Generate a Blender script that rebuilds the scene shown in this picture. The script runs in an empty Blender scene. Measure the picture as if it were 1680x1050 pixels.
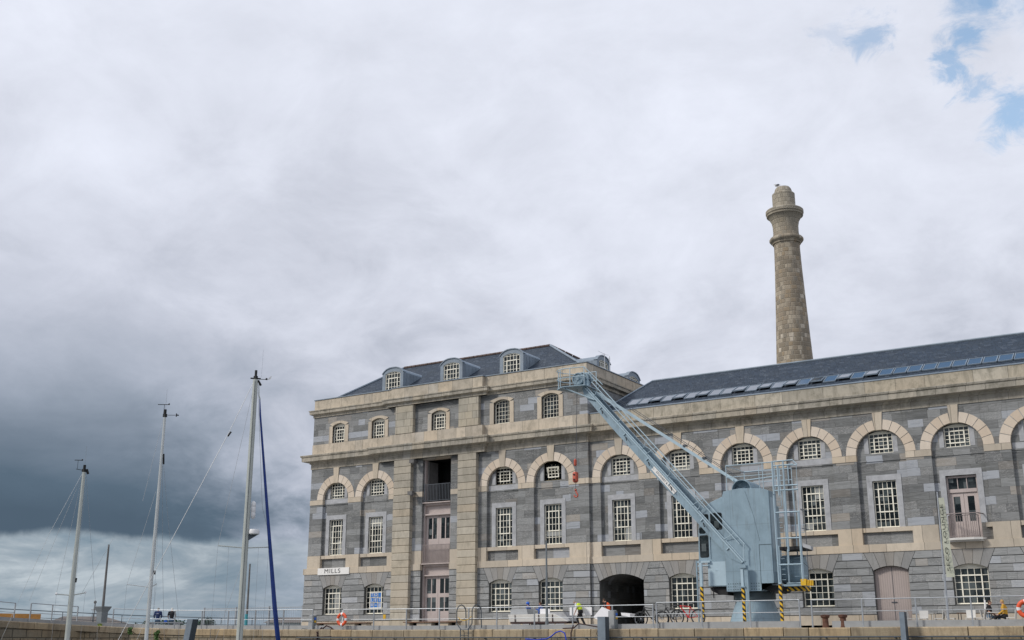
import bpy, bmesh, math, random
from mathutils import Vector, Matrix
R = math.radians
random.seed(7)
S = bpy.context.scene
COL = S.collection

# ------------------------------------------------------------------ materials
class NT:
    def __init__(s, tree): s.t = tree; s.n = tree.nodes; s.l = tree.links
    def node(s, kind, **kw):
        n = s.n.new(kind)
        for k, v in kw.items(): setattr(n, k, v)
        return n
    def put(s, sock, v):
        if isinstance(v, bpy.types.NodeSocket): s.l.new(v, sock)
        elif v is not None: sock.default_value = v
    def m(s, op, a, b=None, c=None, clamp=False):
        n = s.node('ShaderNodeMath', operation=op, use_clamp=clamp)
        s.put(n.inputs[0], a); s.put(n.inputs[1], b); s.put(n.inputs[2], c)
        return n.outputs[0]
    def mr(s, v, a, b, c=0.0, d=1.0, smooth=False):
        n = s.node('ShaderNodeMapRange', interpolation_type='SMOOTHSTEP' if smooth else 'LINEAR')
        for i, x in enumerate((v, a, b, c, d)): s.put(n.inputs[i], x)
        return n.outputs[0]
    def xyz(s, x, y, z=0.0):
        n = s.node('ShaderNodeCombineXYZ'); s.put(n.inputs[0], x); s.put(n.inputs[1], y); s.put(n.inputs[2], z)
        return n.outputs[0]
    def mix(s, f, a, b, blend='MIX'):
        n = s.node('ShaderNodeMix', data_type='RGBA', blend_type=blend)
        s.put(n.inputs[0], f)
        s.put(n.inputs[6], a if isinstance(a, bpy.types.NodeSocket) else (*a, 1) if len(a) == 3 else a)
        s.put(n.inputs[7], b if isinstance(b, bpy.types.NodeSocket) else (*b, 1) if len(b) == 3 else b)
        return n.outputs[2]
    def noise(s, vec, scale=1.0, detail=4.0, rough=0.5, dist=0.0):
        n = s.node('ShaderNodeTexNoise'); s.put(n.inputs['Vector'], vec)
        n.inputs['Scale'].default_value = scale; n.inputs['Detail'].default_value = detail
        n.inputs['Roughness'].default_value = rough; n.inputs['Distortion'].default_value = dist
        return n.outputs[0]
    def ramp(s, f, stops, const=False):
        n = s.node('ShaderNodeValToRGB'); cr = n.color_ramp
        if const: cr.interpolation = 'CONSTANT'
        while len(cr.elements) < len(stops): cr.elements.new(0.5)
        for e, (p, c) in zip(cr.elements, stops): e.position = p; e.color = (*c, 1)
        s.put(n.inputs[0], f); return n.outputs[0]
    def vm(s, op, a, b):
        n = s.node('ShaderNodeVectorMath', operation=op); s.put(n.inputs[0], a); s.put(n.inputs[1], b)
        return n.outputs[0]

def new_mat(name):
    m = bpy.data.materials.new(name); m.use_nodes = True
    t = NT(m.node_tree); b = m.node_tree.nodes['Principled BSDF']
    return m, t, b

def pos(t):
    g = t.node('ShaderNodeNewGeometry'); sp = t.node('ShaderNodeSeparateXYZ')
    t.l.new(g.outputs['Position'], sp.inputs[0])
    return g.outputs['Position'], sp.outputs[0], sp.outputs[1], sp.outputs[2], g.outputs['Random Per Island']

def bump(t, b, h, dist=0.02, strength=0.6):
    n = t.node('ShaderNodeBump'); n.inputs['Strength'].default_value = strength; n.inputs['Distance'].default_value = dist
    t.put(n.inputs['Height'], h); t.l.new(n.outputs[0], b.inputs['Normal'])

def blocks(t, u, v, h, w, z0=0.0, joint=0.012):
    """random ashlar pattern: returns per-block random value, second random, joint mask (1 = joint)"""
    vv = t.m('DIVIDE', t.m('SUBTRACT', v, z0), h)
    row = t.m('FLOOR', vv)
    w1 = t.node('ShaderNodeTexWhiteNoise', noise_dimensions='1D'); t.put(w1.inputs['W'], row)
    r1 = w1.outputs['Value']
    ww = t.m('MULTIPLY', t.m('MULTIPLY_ADD', r1, 0.5, 0.75), w)
    uu = t.m('ADD', t.m('DIVIDE', u, ww), t.m('MULTIPLY', r1, 17.3))
    # uneven block lengths
    colr = t.m('FLOOR', uu)
    wn = t.node('ShaderNodeTexWhiteNoise', noise_dimensions='2D'); t.put(wn.inputs['Vector'], t.xyz(colr, row))
    cut = t.m('MULTIPLY_ADD', wn.outputs['Value'], 0.5, 0.25)
    fu = t.m('FRACT', uu)
    half = t.m('GREATER_THAN', fu, cut)
    wn2 = t.node('ShaderNodeTexWhiteNoise', noise_dimensions='3D'); t.put(wn2.inputs['Vector'], t.xyz(colr, row, half))
    rnd, rc = wn2.outputs['Value'], wn2.outputs['Color']
    du = t.m('MULTIPLY', t.m('MINIMUM', t.m('MINIMUM', fu, t.m('SUBTRACT', 1.0, fu)), t.m('ABSOLUTE', t.m('SUBTRACT', fu, cut))), ww)
    fv = t.m('FRACT', vv)
    dv = t.m('MULTIPLY', t.m('MINIMUM', fv, t.m('SUBTRACT', 1.0, fv)), h)
    d = t.m('MINIMUM', du, dv)
    j = t.mr(d, joint * 0.4, joint * 1.3, 1.0, 0.0)
    sp = t.node('ShaderNodeSeparateColor'); t.l.new(rc, sp.inputs[0])
    return rnd, sp.outputs[1], j

def mat_ashlar(name, z0, h=0.46, w=1.25, tint=1.0, con=1.0):
    m, t, b = new_mat(name); tint *= 1.27
    P, x, y, z, isl = pos(t)
    u = t.m('ADD', x, y)
    rnd, r2, j = blocks(t, u, z, h, w, z0)
    k = tint
    base = t.ramp(rnd, [(0.0, (.092*k, .092*k, .088*k)), (0.20, (.16*k, .157*k, .149*k)), (0.40, (.118*k, .117*k, .110*k)), (0.58, (.20*k, .198*k, .190*k)),
                        (0.72, (.145*k, .130*k, .112*k)), (0.77, (.31*k, .32*k, .34*k)), (0.87, (.18*k, .178*k, .17*k)), (0.965, (.27*k, .235*k, .195*k))], const=True)
    if con < 1: base = t.mix(con, (.185*k, .184*k, .178*k), base)
    off = t.m('MULTIPLY', r2, 23.0)
    streak = t.noise(t.xyz(t.m('MULTIPLY', u, 1.1), t.m('ADD', t.m('MULTIPLY', z, 9.0), off), off), 1.0, 5.0, .65, 1.2)
    c = t.mix(t.mr(streak, .42, .75, 0.0, .5), base, (.26*k, .26*k, .26*k))
    c = t.mix(t.mr(streak, .52, .25, 0.0, .6), c, (.085*k, .087*k, .085*k))
    vein = t.noise(t.xyz(t.m('MULTIPLY_ADD', u, 1.6, off), t.m('MULTIPLY', z, 3.0), off), 1.4, 4.0, .6, 2.0)
    vv = t.mr(t.m('ABSOLUTE', t.m('SUBTRACT', vein, .5)), 0.0, .022, 1.0, 0.0)
    c = t.mix(t.m('MULTIPLY', vv, t.mr(r2, .35, .8, 0.0, .55)), c, (.46*k, .43*k, .40*k))
    blot = t.noise(P, .35, 3.0, .6)
    c = t.mix(t.mr(blot, .45, .7, 0.0, .25), c, (.21*k, .205*k, .2*k))
    c = t.mix(t.m('MULTIPLY', j, .38), c, (.10, .098, .09))
    c = t.mix(1.0, c, (.975, 1.0, 1.02), 'MULTIPLY')
    t.l.new(c, b.inputs['Base Color']); b.inputs['Roughness'].default_value = .8
    fine = t.noise(P, 26.0, 3.0, .6)
    bump(t, b, t.m('SUBTRACT', t.m('ADD', t.m('MULTIPLY', fine, .3), t.m('MULTIPLY', rnd, .25)), j), .015, .7)
    return m

def mat_granite(name, base=(.43, .37, .29), z0=0.0, h=50.0, w=1.6, lichen=.35, perisland=False, joint=.014, dark=.35):
    m, t, b = new_mat(name)
    P, x, y, z, isl = pos(t)
    u = t.m('ADD', x, y)
    rnd, r2, j = blocks(t, u, z, h, w, z0, joint)
    if perisland: rnd = isl; j = 0.0
    a = base
    c = t.ramp(rnd, [(0, tuple(q*.86 for q in a)), (.3, a), (.55, (a[0]*1.05, a[1]*1.0, a[2]*.93)), (.75, tuple(q*1.14 for q in a)), (.93, (a[0]*.97, a[1]*.9, a[2]*.82)), (1, (a[0]*.97, a[1]*1.0, a[2]*1.05))])
    sp = t.noise(P, 38.0, 2.0, .7)
    c = t.mix(t.mr(sp, .35, .75, .0, .32), c, tuple(q*.55 for q in a))
    n2 = t.noise(t.xyz(t.m('MULTIPLY', u, 2.2), t.m('MULTIPLY', z, .7), y), 1.0, 5.0, .65, .6)
    c = t.mix(t.mr(n2, .45, .68, 0.0, dark), c, (a[0]*.36, a[1]*.36, a[2]*.34))
    n3 = t.noise(P, 1.8, 6.0, .7)
    c = t.mix(t.mr(n3, .50, .66, 0.0, lichen), c, (.13, .122, .09))
    if j != 0.0: c = t.mix(t.m('MULTIPLY', j, .8), c, (.09, .082, .07))
    t.l.new(c, b.inputs['Base Color']); b.inputs['Roughness'].default_value = .85
    bump(t, b, t.m('SUBTRACT', t.m('MULTIPLY', sp, .5), j), .012, .6)
    return m

def plain(name, col, rough=.6, metal=0.0, var=.12, scale=3.0, spec=None, dirt=None, bmp=0.0):
    m, t, b = new_mat(name)
    P = pos(t)[0]
    n = t.noise(P, scale, 5.0, .6)
    lo = tuple(c*(1-var) for c in col); hi = tuple(min(1, c*(1+var)) for c in col)
    c = t.mix(t.mr(n, .3, .7), lo, hi)
    if dirt:
        n2 = t.noise(P, scale*.6, 6.0, .7, .5)
        c = t.mix(t.mr(n2, .5, .75, 0, dirt[1]), c, dirt[0])
    t.l.new(c, b.inputs['Base Color'])
    b.inputs['Roughness'].default_value = rough; b.inputs['Metallic'].default_value = metal
    if spec is not None: b.inputs['Specular IOR Level'].default_value = spec
    if bmp: bump(t, b, t.noise(P, scale*8, 4.0, .6), bmp, .5)
    return m

M = {}
M['ashlar'] = mat_ashlar('grey_limestone_ashlar', 5.05, .47, 2.1)
M['rustic'] = mat_ashlar('grey_limestone_rusticated', 1.55, .4375, 1.9, 1.22, con=.55)
M['rusticv'] = mat_granite('grey_limestone_voussoir', (.32, .317, .308), perisland=True, lichen=.05, dark=.3)
M['groove'] = plain('shaded_groove_stone', (.10, .10, .095), .9)  # dark backing paints occlusion shade into the rustication grooves
M['granite'] = mat_granite('warm_granite', (.575, .50, .40), w=3.0, lichen=.08, dark=.22)
M['granite_old'] = mat_granite('weathered_granite', (.46, .42, .35), w=2.6, lichen=.55, dark=.6)
M['granite_rust'] = mat_granite('rusticated_granite', (.47, .425, .345), perisland=True, lichen=.18, dark=.4)
M['voussoir'] = mat_granite('arch_granite', (.655, .57, .475), perisland=True, lichen=.04, dark=.12)
M['surround'] = plain('pale_limestone', (.405, .41, .42), .8, var=.16, scale=2.5, dirt=((.2, .2, .21), .5), bmp=.01)
M['apron'] = mat_ashlar('apron_limestone', 5.5, 5.0, 3.3, .95)
M['cream'] = plain('cream_paint', (.88, .84, .71), .5, var=.04)
M['pink'] = plain('dusky_pink_paint', (.49, .415, .385), .55, var=.07, scale=1.5, dirt=((.24, .2, .18), .4))
M['pinkdark'] = plain('dusky_pink_metal', (.24, .2, .19), .5)
M['ironrail'] = plain('dark_iron', (.07, .08, .095), .5)
M['lead'] = plain('lead_sheet', (.20, .245, .29), .5, var=.2, scale=1.2, dirt=((.32, .35, .38), .4))
M['black'] = plain('shade_black', (.008, .008, .008), .9)  # near-black colour standing in for shade in the loft and under benches
M['ridge'] = plain('brown_ridge_tile', (.095, .065, .055), .8, var=.35, scale=4)
M['galv'] = plain('galvanised_steel', (.40, .42, .44), .42, metal=.45, var=.12, scale=5, dirt=((.22, .21, .2), .35))
M['concrete'] = plain('pale_concrete', (.33, .34, .345), .85, var=.1, scale=2, dirt=((.22, .22, .21), .4), bmp=.01)
M['pave'] = plain('quay_paving', (.28, .275, .26), .9, var=.15, scale=1.2, bmp=.01)
def mat_crane(name, col, k=1.0):
    m, t, b = new_mat(name)
    P, x, y, z, isl = pos(t)
    n = t.noise(P, .9, 6.0, .65, .4)
    c = t.mix(t.mr(n, .35, .7), tuple(q*.86 for q in col), tuple(q*1.12 for q in col))
    v = t.noise(t.xyz(t.m('MULTIPLY', x, 7.0), t.m('MULTIPLY', z, .55), t.m('MULTIPLY', y, 7.0)), 1.0, 5.0, .65)
    c = t.mix(t.mr(v, .54, .72, 0, .42*k), c, (.12, .12, .11))
    sp_ = t.noise(P, 7.0, 4.0, .7)
    c = t.mix(t.mr(sp_, .66, .74, 0, .6*k), c, (.13, .075, .045))
    pl_ = t.m('FRACT', t.m('MULTIPLY', t.m('ADD', x, y), .74)); pz_ = t.m('FRACT', t.m('MULTIPLY', z, .41))
    sm = t.m('MAXIMUM', t.mr(t.m('ABSOLUTE', t.m('SUBTRACT', pl_, .5)), .006, .012, 1, 0), t.mr(t.m('ABSOLUTE', t.m('SUBTRACT', pz_, .5)), .003, .007, 1, 0))
    c = t.mix(t.m('MULTIPLY', sm, .3), c, (.08, .10, .11))
    t.l.new(c, b.inputs['Base Color']); t.put(b.inputs['Roughness'], t.mr(n, .3, .7, .38, .6))
    bump(t, b, t.m('SUBTRACT', t.noise(P, 1.4, 2.0, .5), t.m('MULTIPLY', sm, .3)), .02, .35)
    return m
M['crane'] = mat_crane('crane_paint', (.25, .345, .405))
M['cranel'] = plain('crane_paint_light', (.40, .51, .57), .4, var=.06)
M['craned'] = plain('crane_paint_dark', (.05, .075, .085), .5)
M['rust'] = plain('rusty_iron', (.12, .055, .035), .85, var=.4, scale=6)
M['rustdark'] = plain('dark_rust_chain', (.055, .03, .028), .85, var=.4, scale=8)
M['steelpile'] = plain('steel_pile', (.20, .24, .28), .5, metal=.2, var=.15, scale=2)
M['steeldark'] = plain('dark_steel_pile_shade', (.06, .075, .09), .6)  # dark steelwork; on the piles it paints in the shaded faces
M['white'] = plain('white_paint', (.78, .77, .76), .45, var=.04)
M['whiteboard'] = plain('white_board', (.82, .81, .82), .5, var=.02)
M['orange'] = plain('orange_plastic', (.75, .10, .03), .45, var=.08)
M['hookorange'] = plain('orange_red_paint', (.48, .085, .045), .5, var=.1)
M['yellow'] = plain('yellow_paint', (.70, .42, .02), .5, var=.1)
M['blue'] = plain('blue_cover', (.008, .035, .19), .7, var=.2)
M['bluerope'] = plain('blue_rope', (.01, .05, .45), .7)
M['bluebright'] = plain('bright_blue', (.015, .12, .55), .45)
M['sign'] = plain('sign_white', (.80, .78, .74), .5, var=.03)
M['signblk'] = plain('sign_black', (.012, .012, .014), .5)
M['poster'] = plain('poster_blue', (.02, .17, .52), .5, var=.1)
M['banner'] = plain('banner_cloth', (.50, .51, .41), .8, var=.08)
M['bannerink'] = plain('banner_ink', (.03, .035, .025), .8)
M['skin'] = plain('skin', (.50, .29, .21), .55)
M['rubber'] = plain('tyre_rubber', (.015, .015, .016), .8)
M['bikered'] = plain('bike_red', (.5, .02, .02), .35)
M['bikeblk'] = plain('bike_black', (.02, .02, .022), .4)
M['chrome'] = plain('bright_metal', (.6, .6, .6), .25, metal=.9)
M['mastal'] = plain('mast_aluminium', (.52, .54, .53), .38, metal=.25, var=.08, scale=2)
M['mastg'] = plain('mast_grey', (.45, .47, .43), .45, metal=.15, var=.08, scale=2)
M['wire'] = plain('rigging_wire', (.34, .35, .36), .5, metal=.4)
M['hull'] = plain('white_gelcoat', (.75, .76, .76), .3, var=.03)
M['wood'] = plain('brown_wood', (.16, .085, .05), .7, var=.25, scale=6)
M['orangewood'] = plain('ochre_timber', (.42, .20, .05), .75, var=.15, scale=3)
M['plastic'] = plain('white_plastic', (.62, .60, .56), .5, var=.05)
M['leaf'] = plain('leaf_green', (.09, .17, .045), .6, var=.5, scale=14)
M['leafy'] = plain('leaf_yellow_green', (.26, .32, .07), .6, var=.4, scale=14)
M['farleaf'] = plain('far_tree_leaf', (.045, .085, .055), .8, var=.4, scale=.5)
M['stem'] = plain('stem_brown', (.09, .07, .04), .8)
M['farroof'] = plain('far_roof', (.15, .13, .115), .85, var=.15, scale=.6)
M['farwall'] = plain('far_wall', (.42, .43, .43), .85, var=.1, scale=.5)
M['polebrown'] = plain('weathered_pole', (.13, .125, .12), .7, var=.2)
M['lampgrey'] = plain('lamp_post_paint', (.17, .19, .20), .5)
M['curtain'] = plain('pale_blind', (.30, .31, .30), .8)

def mat_glass():
    m, t, b = new_mat('window_glass')
    P, x, y, z, isl = pos(t)
    cell = t.xyz(t.m('FLOOR', t.m('DIVIDE', t.m('ADD', x, t.m('MULTIPLY', y, .5)), .268)), t.m('FLOOR', t.m('DIVIDE', z, .40)))
    wn = t.node('ShaderNodeTexWhiteNoise', noise_dimensions='3D'); t.put(wn.inputs['Vector'], cell)
    c = t.ramp(wn.outputs['Value'], [(0, (.006, .008, .009)), (.5, (.014, .018, .019)), (.72, (.03, .04, .04)), (.86, (.07, .085, .085)), (1, (.13, .145, .145))])  # paler pane tones put varied reflections into the glass colour
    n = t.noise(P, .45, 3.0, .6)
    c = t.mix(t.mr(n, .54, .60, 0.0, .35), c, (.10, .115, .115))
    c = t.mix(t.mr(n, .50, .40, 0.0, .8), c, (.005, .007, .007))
    t.l.new(c, b.inputs['Base Color']); b.inputs['Roughness'].default_value = .06
    b.inputs['Specular IOR Level'].default_value = .6
    bump(t, b, t.m('ADD', t.noise(P, 2.2, 2.0, .5), t.m('MULTIPLY', wn.outputs['Value'], .4)), .03, .35)
    return m
M['glass'] = mat_glass()
def mat_roofglass():
    m, t, b = new_mat('roof_glass')
    P = pos(t)[0]; n = t.noise(P, .8, 2.0, .5)
    c = t.mix(n, (.03, .05, .08), (.05, .08, .12))
    t.l.new(c, b.inputs['Base Color']); b.inputs['Roughness'].default_value = .05
    b.inputs['IOR'].default_value = 4.2
    return m
M['roofglass'] = mat_roofglass()
def mat_slate():
    m, t, b = new_mat('slate_roof')
    P, x, y, z, isl = pos(t)
    rnd, r2, j = blocks(t, t.m('ADD', x, t.m('MULTIPLY', y, .37)), z, .13, .6, 0, .016)
    c = t.ramp(rnd, [(0, (.024, .036, .056)), (.4, (.042, .060, .088)), (.75, (.033, .047, .068)), (1, (.075, .095, .125))])
    n = t.noise(P, .7, 5.0, .65)
    c = t.mix(t.mr(n, .45, .75, 0, .4), c, (.06, .068, .075))
    c = t.mix(t.m('MULTIPLY', j, .6), c, (.02, .025, .03))
    t.l.new(c, b.inputs['Base Color']); b.inputs['Roughness'].default_value = .7; b.inputs['Specular IOR Level'].default_value = .3
    bump(t, b, t.m('SUBTRACT', t.m('MULTIPLY', rnd, .5), j), .02, .8)
    return m
M['slate'] = mat_slate()
def mat_chimney(cx, cy):
    m, t, b = new_mat('chimney_stone')
    P, x, y, z, isl = pos(t)
    ang = t.m('ARCTAN2', t.m('SUBTRACT', y, cy), t.m('SUBTRACT', x, cx))
    rnd, r2, j = blocks(t, t.m('MULTIPLY', ang, 1.7), z, .44, .95, 0, .035)
    c = t.ramp(rnd, [(0, (.155, .135, .105)), (.2, (.245, .215, .17)), (.42, (.19, .162, .125)), (.6, (.285, .255, .205)), (.78, (.21, .17, .12)), (.9, (.17, .155, .13)), (.975, (.36, .33, .28))], const=True)
    n = t.noise(P, 1.1, 6.0, .7)
    c = t.mix(t.mr(n, .42, .7, 0, .6), c, (.13, .11, .085))
    c = t.mix(t.mr(z, 38.0, 40.5, 0.0, .55), c, (.235, .225, .19))
    c = t.mix(t.m('MULTIPLY', j, .5), c, (.26, .24, .2)); c = t.mix(1.0, c, (1.5, 1.44, 1.36), 'MULTIPLY')
    t.l.new(c, b.inputs['Base Color']); b.inputs['Roughness'].default_value = .9
    bump(t, b, t.m('SUBTRACT', t.m('MULTIPLY', rnd, .6), j), .05, .8)
    return m
def mat_quay(name, base, z0, h, w, perisland=False):
    m, t, b = new_mat(name)
    P, x, y, z, isl = pos(t)
    u = t.m('ADD', x, y)
    rnd, r2, j = blocks(t, u, z, h, w, z0, .03)
    if perisland: rnd = isl; j = 0.0
    a = base
    c = t.ramp(rnd, [(0, tuple(q*.8 for q in a)), (.4, a), (.7, (a[0]*1.1, a[1]*1.0, a[2]*.85)), (1, tuple(q*1.2 for q in a))])
    v = t.noise(t.xyz(t.m('MULTIPLY', u, 3.0), t.m('MULTIPLY', z, .6), 1.0), 1.0, 5.0, .7, .5)
    c = t.mix(t.mr(v, .45, .72, 0, .75), c, (.11, .085, .055))
    v2 = t.noise(t.xyz(t.m('MULTIPLY', u, .4), z, 5.0), 1.0, 4.0, .7)
    c = t.mix(t.mr(v2, .5, .75, 0, .5), c, (.30, .19, .10))
    c = t.mix(t.mr(t.noise(P, 20.0, 3.0, .7), .4, .8, 0, .35), c, tuple(q*.5 for q in a))
    if j != 0.0: c = t.mix(t.m('MULTIPLY', j, .85), c, (.05, .045, .03))
    t.l.new(c, b.inputs['Base Color']); b.inputs['Roughness'].default_value = .9
    bump(t, b, t.m('SUBTRACT', t.noise(P, 9.0, 4.0, .7), j), .03, .6)
    return m
M['coping'] = mat_quay('quay_coping_stone', (.40, .325, .22), .3, 9, 3, True)
M['quaywall'] = mat_quay('quay_wall_stone', (.27, .23, .165), .30, .5, 1.7)
def mat_hazard():
    m, t, b = new_mat('hazard_stripes')
    P, x, y, z, isl = pos(t)
    f = t.m('FRACT', t.m('MULTIPLY', t.m('ADD', t.m('ADD', z, t.m('MULTIPLY', x, .9)), t.m('MULTIPLY', y, .4)), 3.6))
    c = t.mix(t.m('GREATER_THAN', f, .5), (.012, .012, .012), (.72, .43, .02))
    t.l.new(c, b.inputs['Base Color']); b.inputs['Roughness'].default_value = .5
    return m
M['hazard'] = mat_hazard()
def mat_door():
    m, t, b = new_mat('pink_boarded_door')
    P, x, y, z, isl = pos(t)
    f = t.m('FRACT', t.m('DIVIDE', x, .13))
    j = t.mr(t.m('MINIMUM', f, t.m('SUBTRACT', 1.0, f)), .02, .1, 1, 0)
    n = t.noise(P, 1.5, 4.0, .6)
    c = t.mix(n, (.40, .335, .305), (.46, .385, .35))
    c = t.mix(t.m('MULTIPLY', j, .45), c, (.2, .16, .15))
    t.l.new(c, b.inputs['Base Color']); b.inputs['Roughness'].default_value = .55
    bump(t, b, t.m('MULTIPLY', j, -1.0), .01, .8)
    return m
M['boarddoor'] = mat_door()
def mat_water():
    m, t, b = new_mat('harbour_water')
    P = pos(t)[0]
    t.put(b.inputs['Base Color'], (.02, .035, .035, 1)); b.inputs['Roughness'].default_value = .08
    bump(t, b, t.noise(P, 1.6, 5.0, .6, .4), .15, .6)
    return m
M['water'] = mat_water()

# ------------------------------------------------------------------ mesh helpers
def tag(o, label=None, cat=None, group=None, kind=None):
    if label: o['label'] = label
    if cat: o['category'] = cat
    if group: o['group'] = group
    if kind: o['kind'] = kind
    return o
def thing(name, loc, label, cat, group=None, rz=0.0):
    o = bpy.data.objects.new(name, None); COL.objects.link(o)
    o.location = loc; o.rotation_euler = (0, 0, rz); o.empty_display_size = .3
    return tag(o, label, cat, group)
def root_loc(o):
    v = Vector((0, 0, 0))
    while o is not None: v = v + o.location; o = o.parent
    return v
class MB:
    def __init__(s): s.bm = bmesh.new(); s.mi = 0
    def _f(s, vs):
        try:
            f = s.bm.faces.new(vs); f.material_index = s.mi; return f
        except ValueError: return None
    def hexa(s, p):
        v = [s.bm.verts.new(q) for q in p]
        for a in ((0, 1, 2, 3), (7, 6, 5, 4), (0, 4, 5, 1), (1, 5, 6, 2), (2, 6, 7, 3), (3, 7, 4, 0)): s._f([v[i] for i in a])
        return s
    def box(s, x0, x1, y0, y1, z0, z1):
        return s.hexa([(x0, y0, z0), (x0, y1, z0), (x1, y1, z0), (x1, y0, z0), (x0, y0, z1), (x0, y1, z1), (x1, y1, z1), (x1, y0, z1)])
    def prism(s, pts, y0, y1, axis='y'):
        """pts in XZ (axis y) extruded from y0 to y1; axis x: pts are YZ; axis z: pts are XY"""
        mk = {'y': lambda a, b, c: (a, c, b), 'x': lambda a, b, c: (c, a, b), 'z': lambda a, b, c: (a, b, c)}[axis]
        a = [s.bm.verts.new(mk(p[0], p[1], y0)) for p in pts]; b = [s.bm.verts.new(mk(p[0], p[1], y1)) for p in pts]
        f1 = s._f(a); f2 = s._f(b[::-1])
        n = len(pts)
        for i in range(n): s._f([a[i], b[i], b[(i+1) % n], a[(i+1) % n]])
        big = [f for f in (f1, f2) if f and len(f.verts) > 4]
        if big: bmesh.ops.triangulate(s.bm, faces=big)
        return s
    def tube(s, pts, r, n=6, caps=True):
        pts = [Vector(p) for p in pts]
        rs = r if isinstance(r, (list, tuple)) else [r]*len(pts)
        rings = []
        up = Vector((0, 0, 1)); prev = None
        for i, p in enumerate(pts):
            d = (pts[min(i+1, len(pts)-1)] - pts[max(i-1, 0)]).normalized()
            a = d.cross(up)
            if a.length < .05: a = d.cross(Vector((1, 0, 0)))
            a.normalize()
            if prev is not None:
                q = prev - d*prev.dot(d)
                if q.length > .05: a = q.normalized()
            prev = a; b = d.cross(a)
            rings.append([s.bm.verts.new(p + (a*math.cos(2*math.pi*k/n) + b*math.sin(2*math.pi*k/n))*rs[i]) for k in range(n)])
        for i in range(len(rings)-1):
            for k in range(n): s._f([rings[i][k], rings[i][(k+1) % n], rings[i+1][(k+1) % n], rings[i+1][k]])
        if caps: s._f(rings[0][::-1]); s._f(rings[-1])
        return s
    def lathe(s, prof, c=(0, 0, 0), n=32, a0=0, a1=2*math.pi, axis='z'):
        full = abs(a1-a0-2*math.pi) < 1e-6
        m = n if full else n+1; rings = []
        for r, z in prof:
            ring = []
            for k in range(m):
                a = a0 + (a1-a0)*k/n
                if axis == 'z': p = (c[0]+r*math.cos(a), c[1]+r*math.sin(a), c[2]+z)
                else: p = (c[0]+r*math.cos(a), c[1]+z, c[2]+r*math.sin(a))
                ring.append(s.bm.verts.new(p))
            rings.append(ring)
        for i in range(len(rings)-1):
            for k in range(n):
                if full or k < n: s._f([rings[i][k], rings[i][(k+1) % m], rings[i+1][(k+1) % m], rings[i+1][k]])
        if full:
            s._f(rings[0][::-1]); s._f(rings[-1])
        return s
    def torus(s, c, R0, r, axis='y', n=24, k=8):
        rings = []
        for i in range(n):
            a = 2*math.pi*i/n; ring = []
            for j in range(k):
                b = 2*math.pi*j/k; q = R0 + r*math.cos(b); w = r*math.sin(b)
                d = {'y': (q*math.cos(a), w, q*math.sin(a)), 'z': (q*math.cos(a), q*math.sin(a), w), 'x': (w, q*math.cos(a), q*math.sin(a))}[axis]
                ring.append(s.bm.verts.new((c[0]+d[0], c[1]+d[1], c[2]+d[2])))
            rings.append(ring)
        for i in range(n):
            for j in range(k): s._f([rings[i][j], rings[(i+1) % n][j], rings[(i+1) % n][(j+1) % k], rings[i][(j+1) % k]])
        return s
    def ball(s, c, rx, ry=None, rz=None, n=10):
        ry = ry or rx; rz = rz or rx
        bmesh.ops.create_uvsphere(s.bm, u_segments=n, v_segments=max(6, n*2//3), radius=1, matrix=Matrix.Translation(c) @ Matrix.Diagonal((rx, ry, rz, 1)))
        return s
    def sweep(s, path, prof):
        """path: list of (x,y) along the wall line, outward = to the right of travel; prof: (offset, z)"""
        pts = [Vector(p) for p in path]; nrm = []
        for i in range(len(pts)-1):
            d = (pts[i+1]-pts[i]).normalized(); nrm.append(Vector((d.y, -d.x)))
        rings = []
        for i, p in enumerate(pts):
            if i == 0: m = nrm[0]
            elif i == len(pts)-1: m = nrm[-1]
            else:
                a, b = nrm[i-1], nrm[i]; m = (a+b)/(1+a.dot(b))
            rings.append([s.bm.verts.new((p.x+m.x*o, p.y+m.y*o, z)) for o, z in prof])
        k = len(prof)
        for i in range(len(rings)-1):
            for j in range(k-1): s._f([rings[i][j], rings[i+1][j], rings[i+1][j+1], rings[i][j+1]])
        s._f(rings[0]); s._f(rings[-1][::-1])
        return s
    def xf(s, mat):
        bmesh.ops.transform(s.bm, matrix=mat, verts=s.bm.verts); return s
    def build(s, name, mat, parent=None, loc=None, local=False, smooth=False, bev=0.0):
        if bev: bmesh.ops.bevel(s.bm, geom=[e for e in s.bm.edges], offset=bev, segments=1, affect='EDGES', clamp_overlap=True)
        bmesh.ops.recalc_face_normals(s.bm, faces=s.bm.faces)
        if parent is not None and not local:
            bmesh.ops.translate(s.bm, verts=s.bm.verts, vec=-root_loc(parent))
        me = bpy.data.meshes.new(name); s.bm.to_mesh(me); s.bm.free()
        for mm in (mat if isinstance(mat, (list, tuple)) else [mat]): me.materials.append(mm)
        if smooth:
            for p in me.polygons: p.use_smooth = True
            if smooth == 'auto':
                me.set_sharp_from_angle(angle=R(40))
        o = bpy.data.objects.new(name, me); COL.objects.link(o)
        if parent is not None: o.parent = parent
        if loc is not None: o.location = loc
        return o
def solo(mb, name, mat, label, cat, group=None, origin=(0, 0, 0), **k):
    """one-mesh thing, origin at its base"""
    bmesh.ops.translate(mb.bm, verts=mb.bm.verts, vec=-Vector(origin))
    o = mb.build(name, mat, None, loc=origin, **k)
    return tag(o, label, cat, group)
def kids(o): return [c for c in bpy.data.objects if c.parent == o]
def copy_tree(o, parent=None):
    c = o.copy(); COL.objects.link(c)
    if parent is not None: c.parent = parent
    for ch in kids(o): copy_tree(ch, c)
    return c
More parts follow.
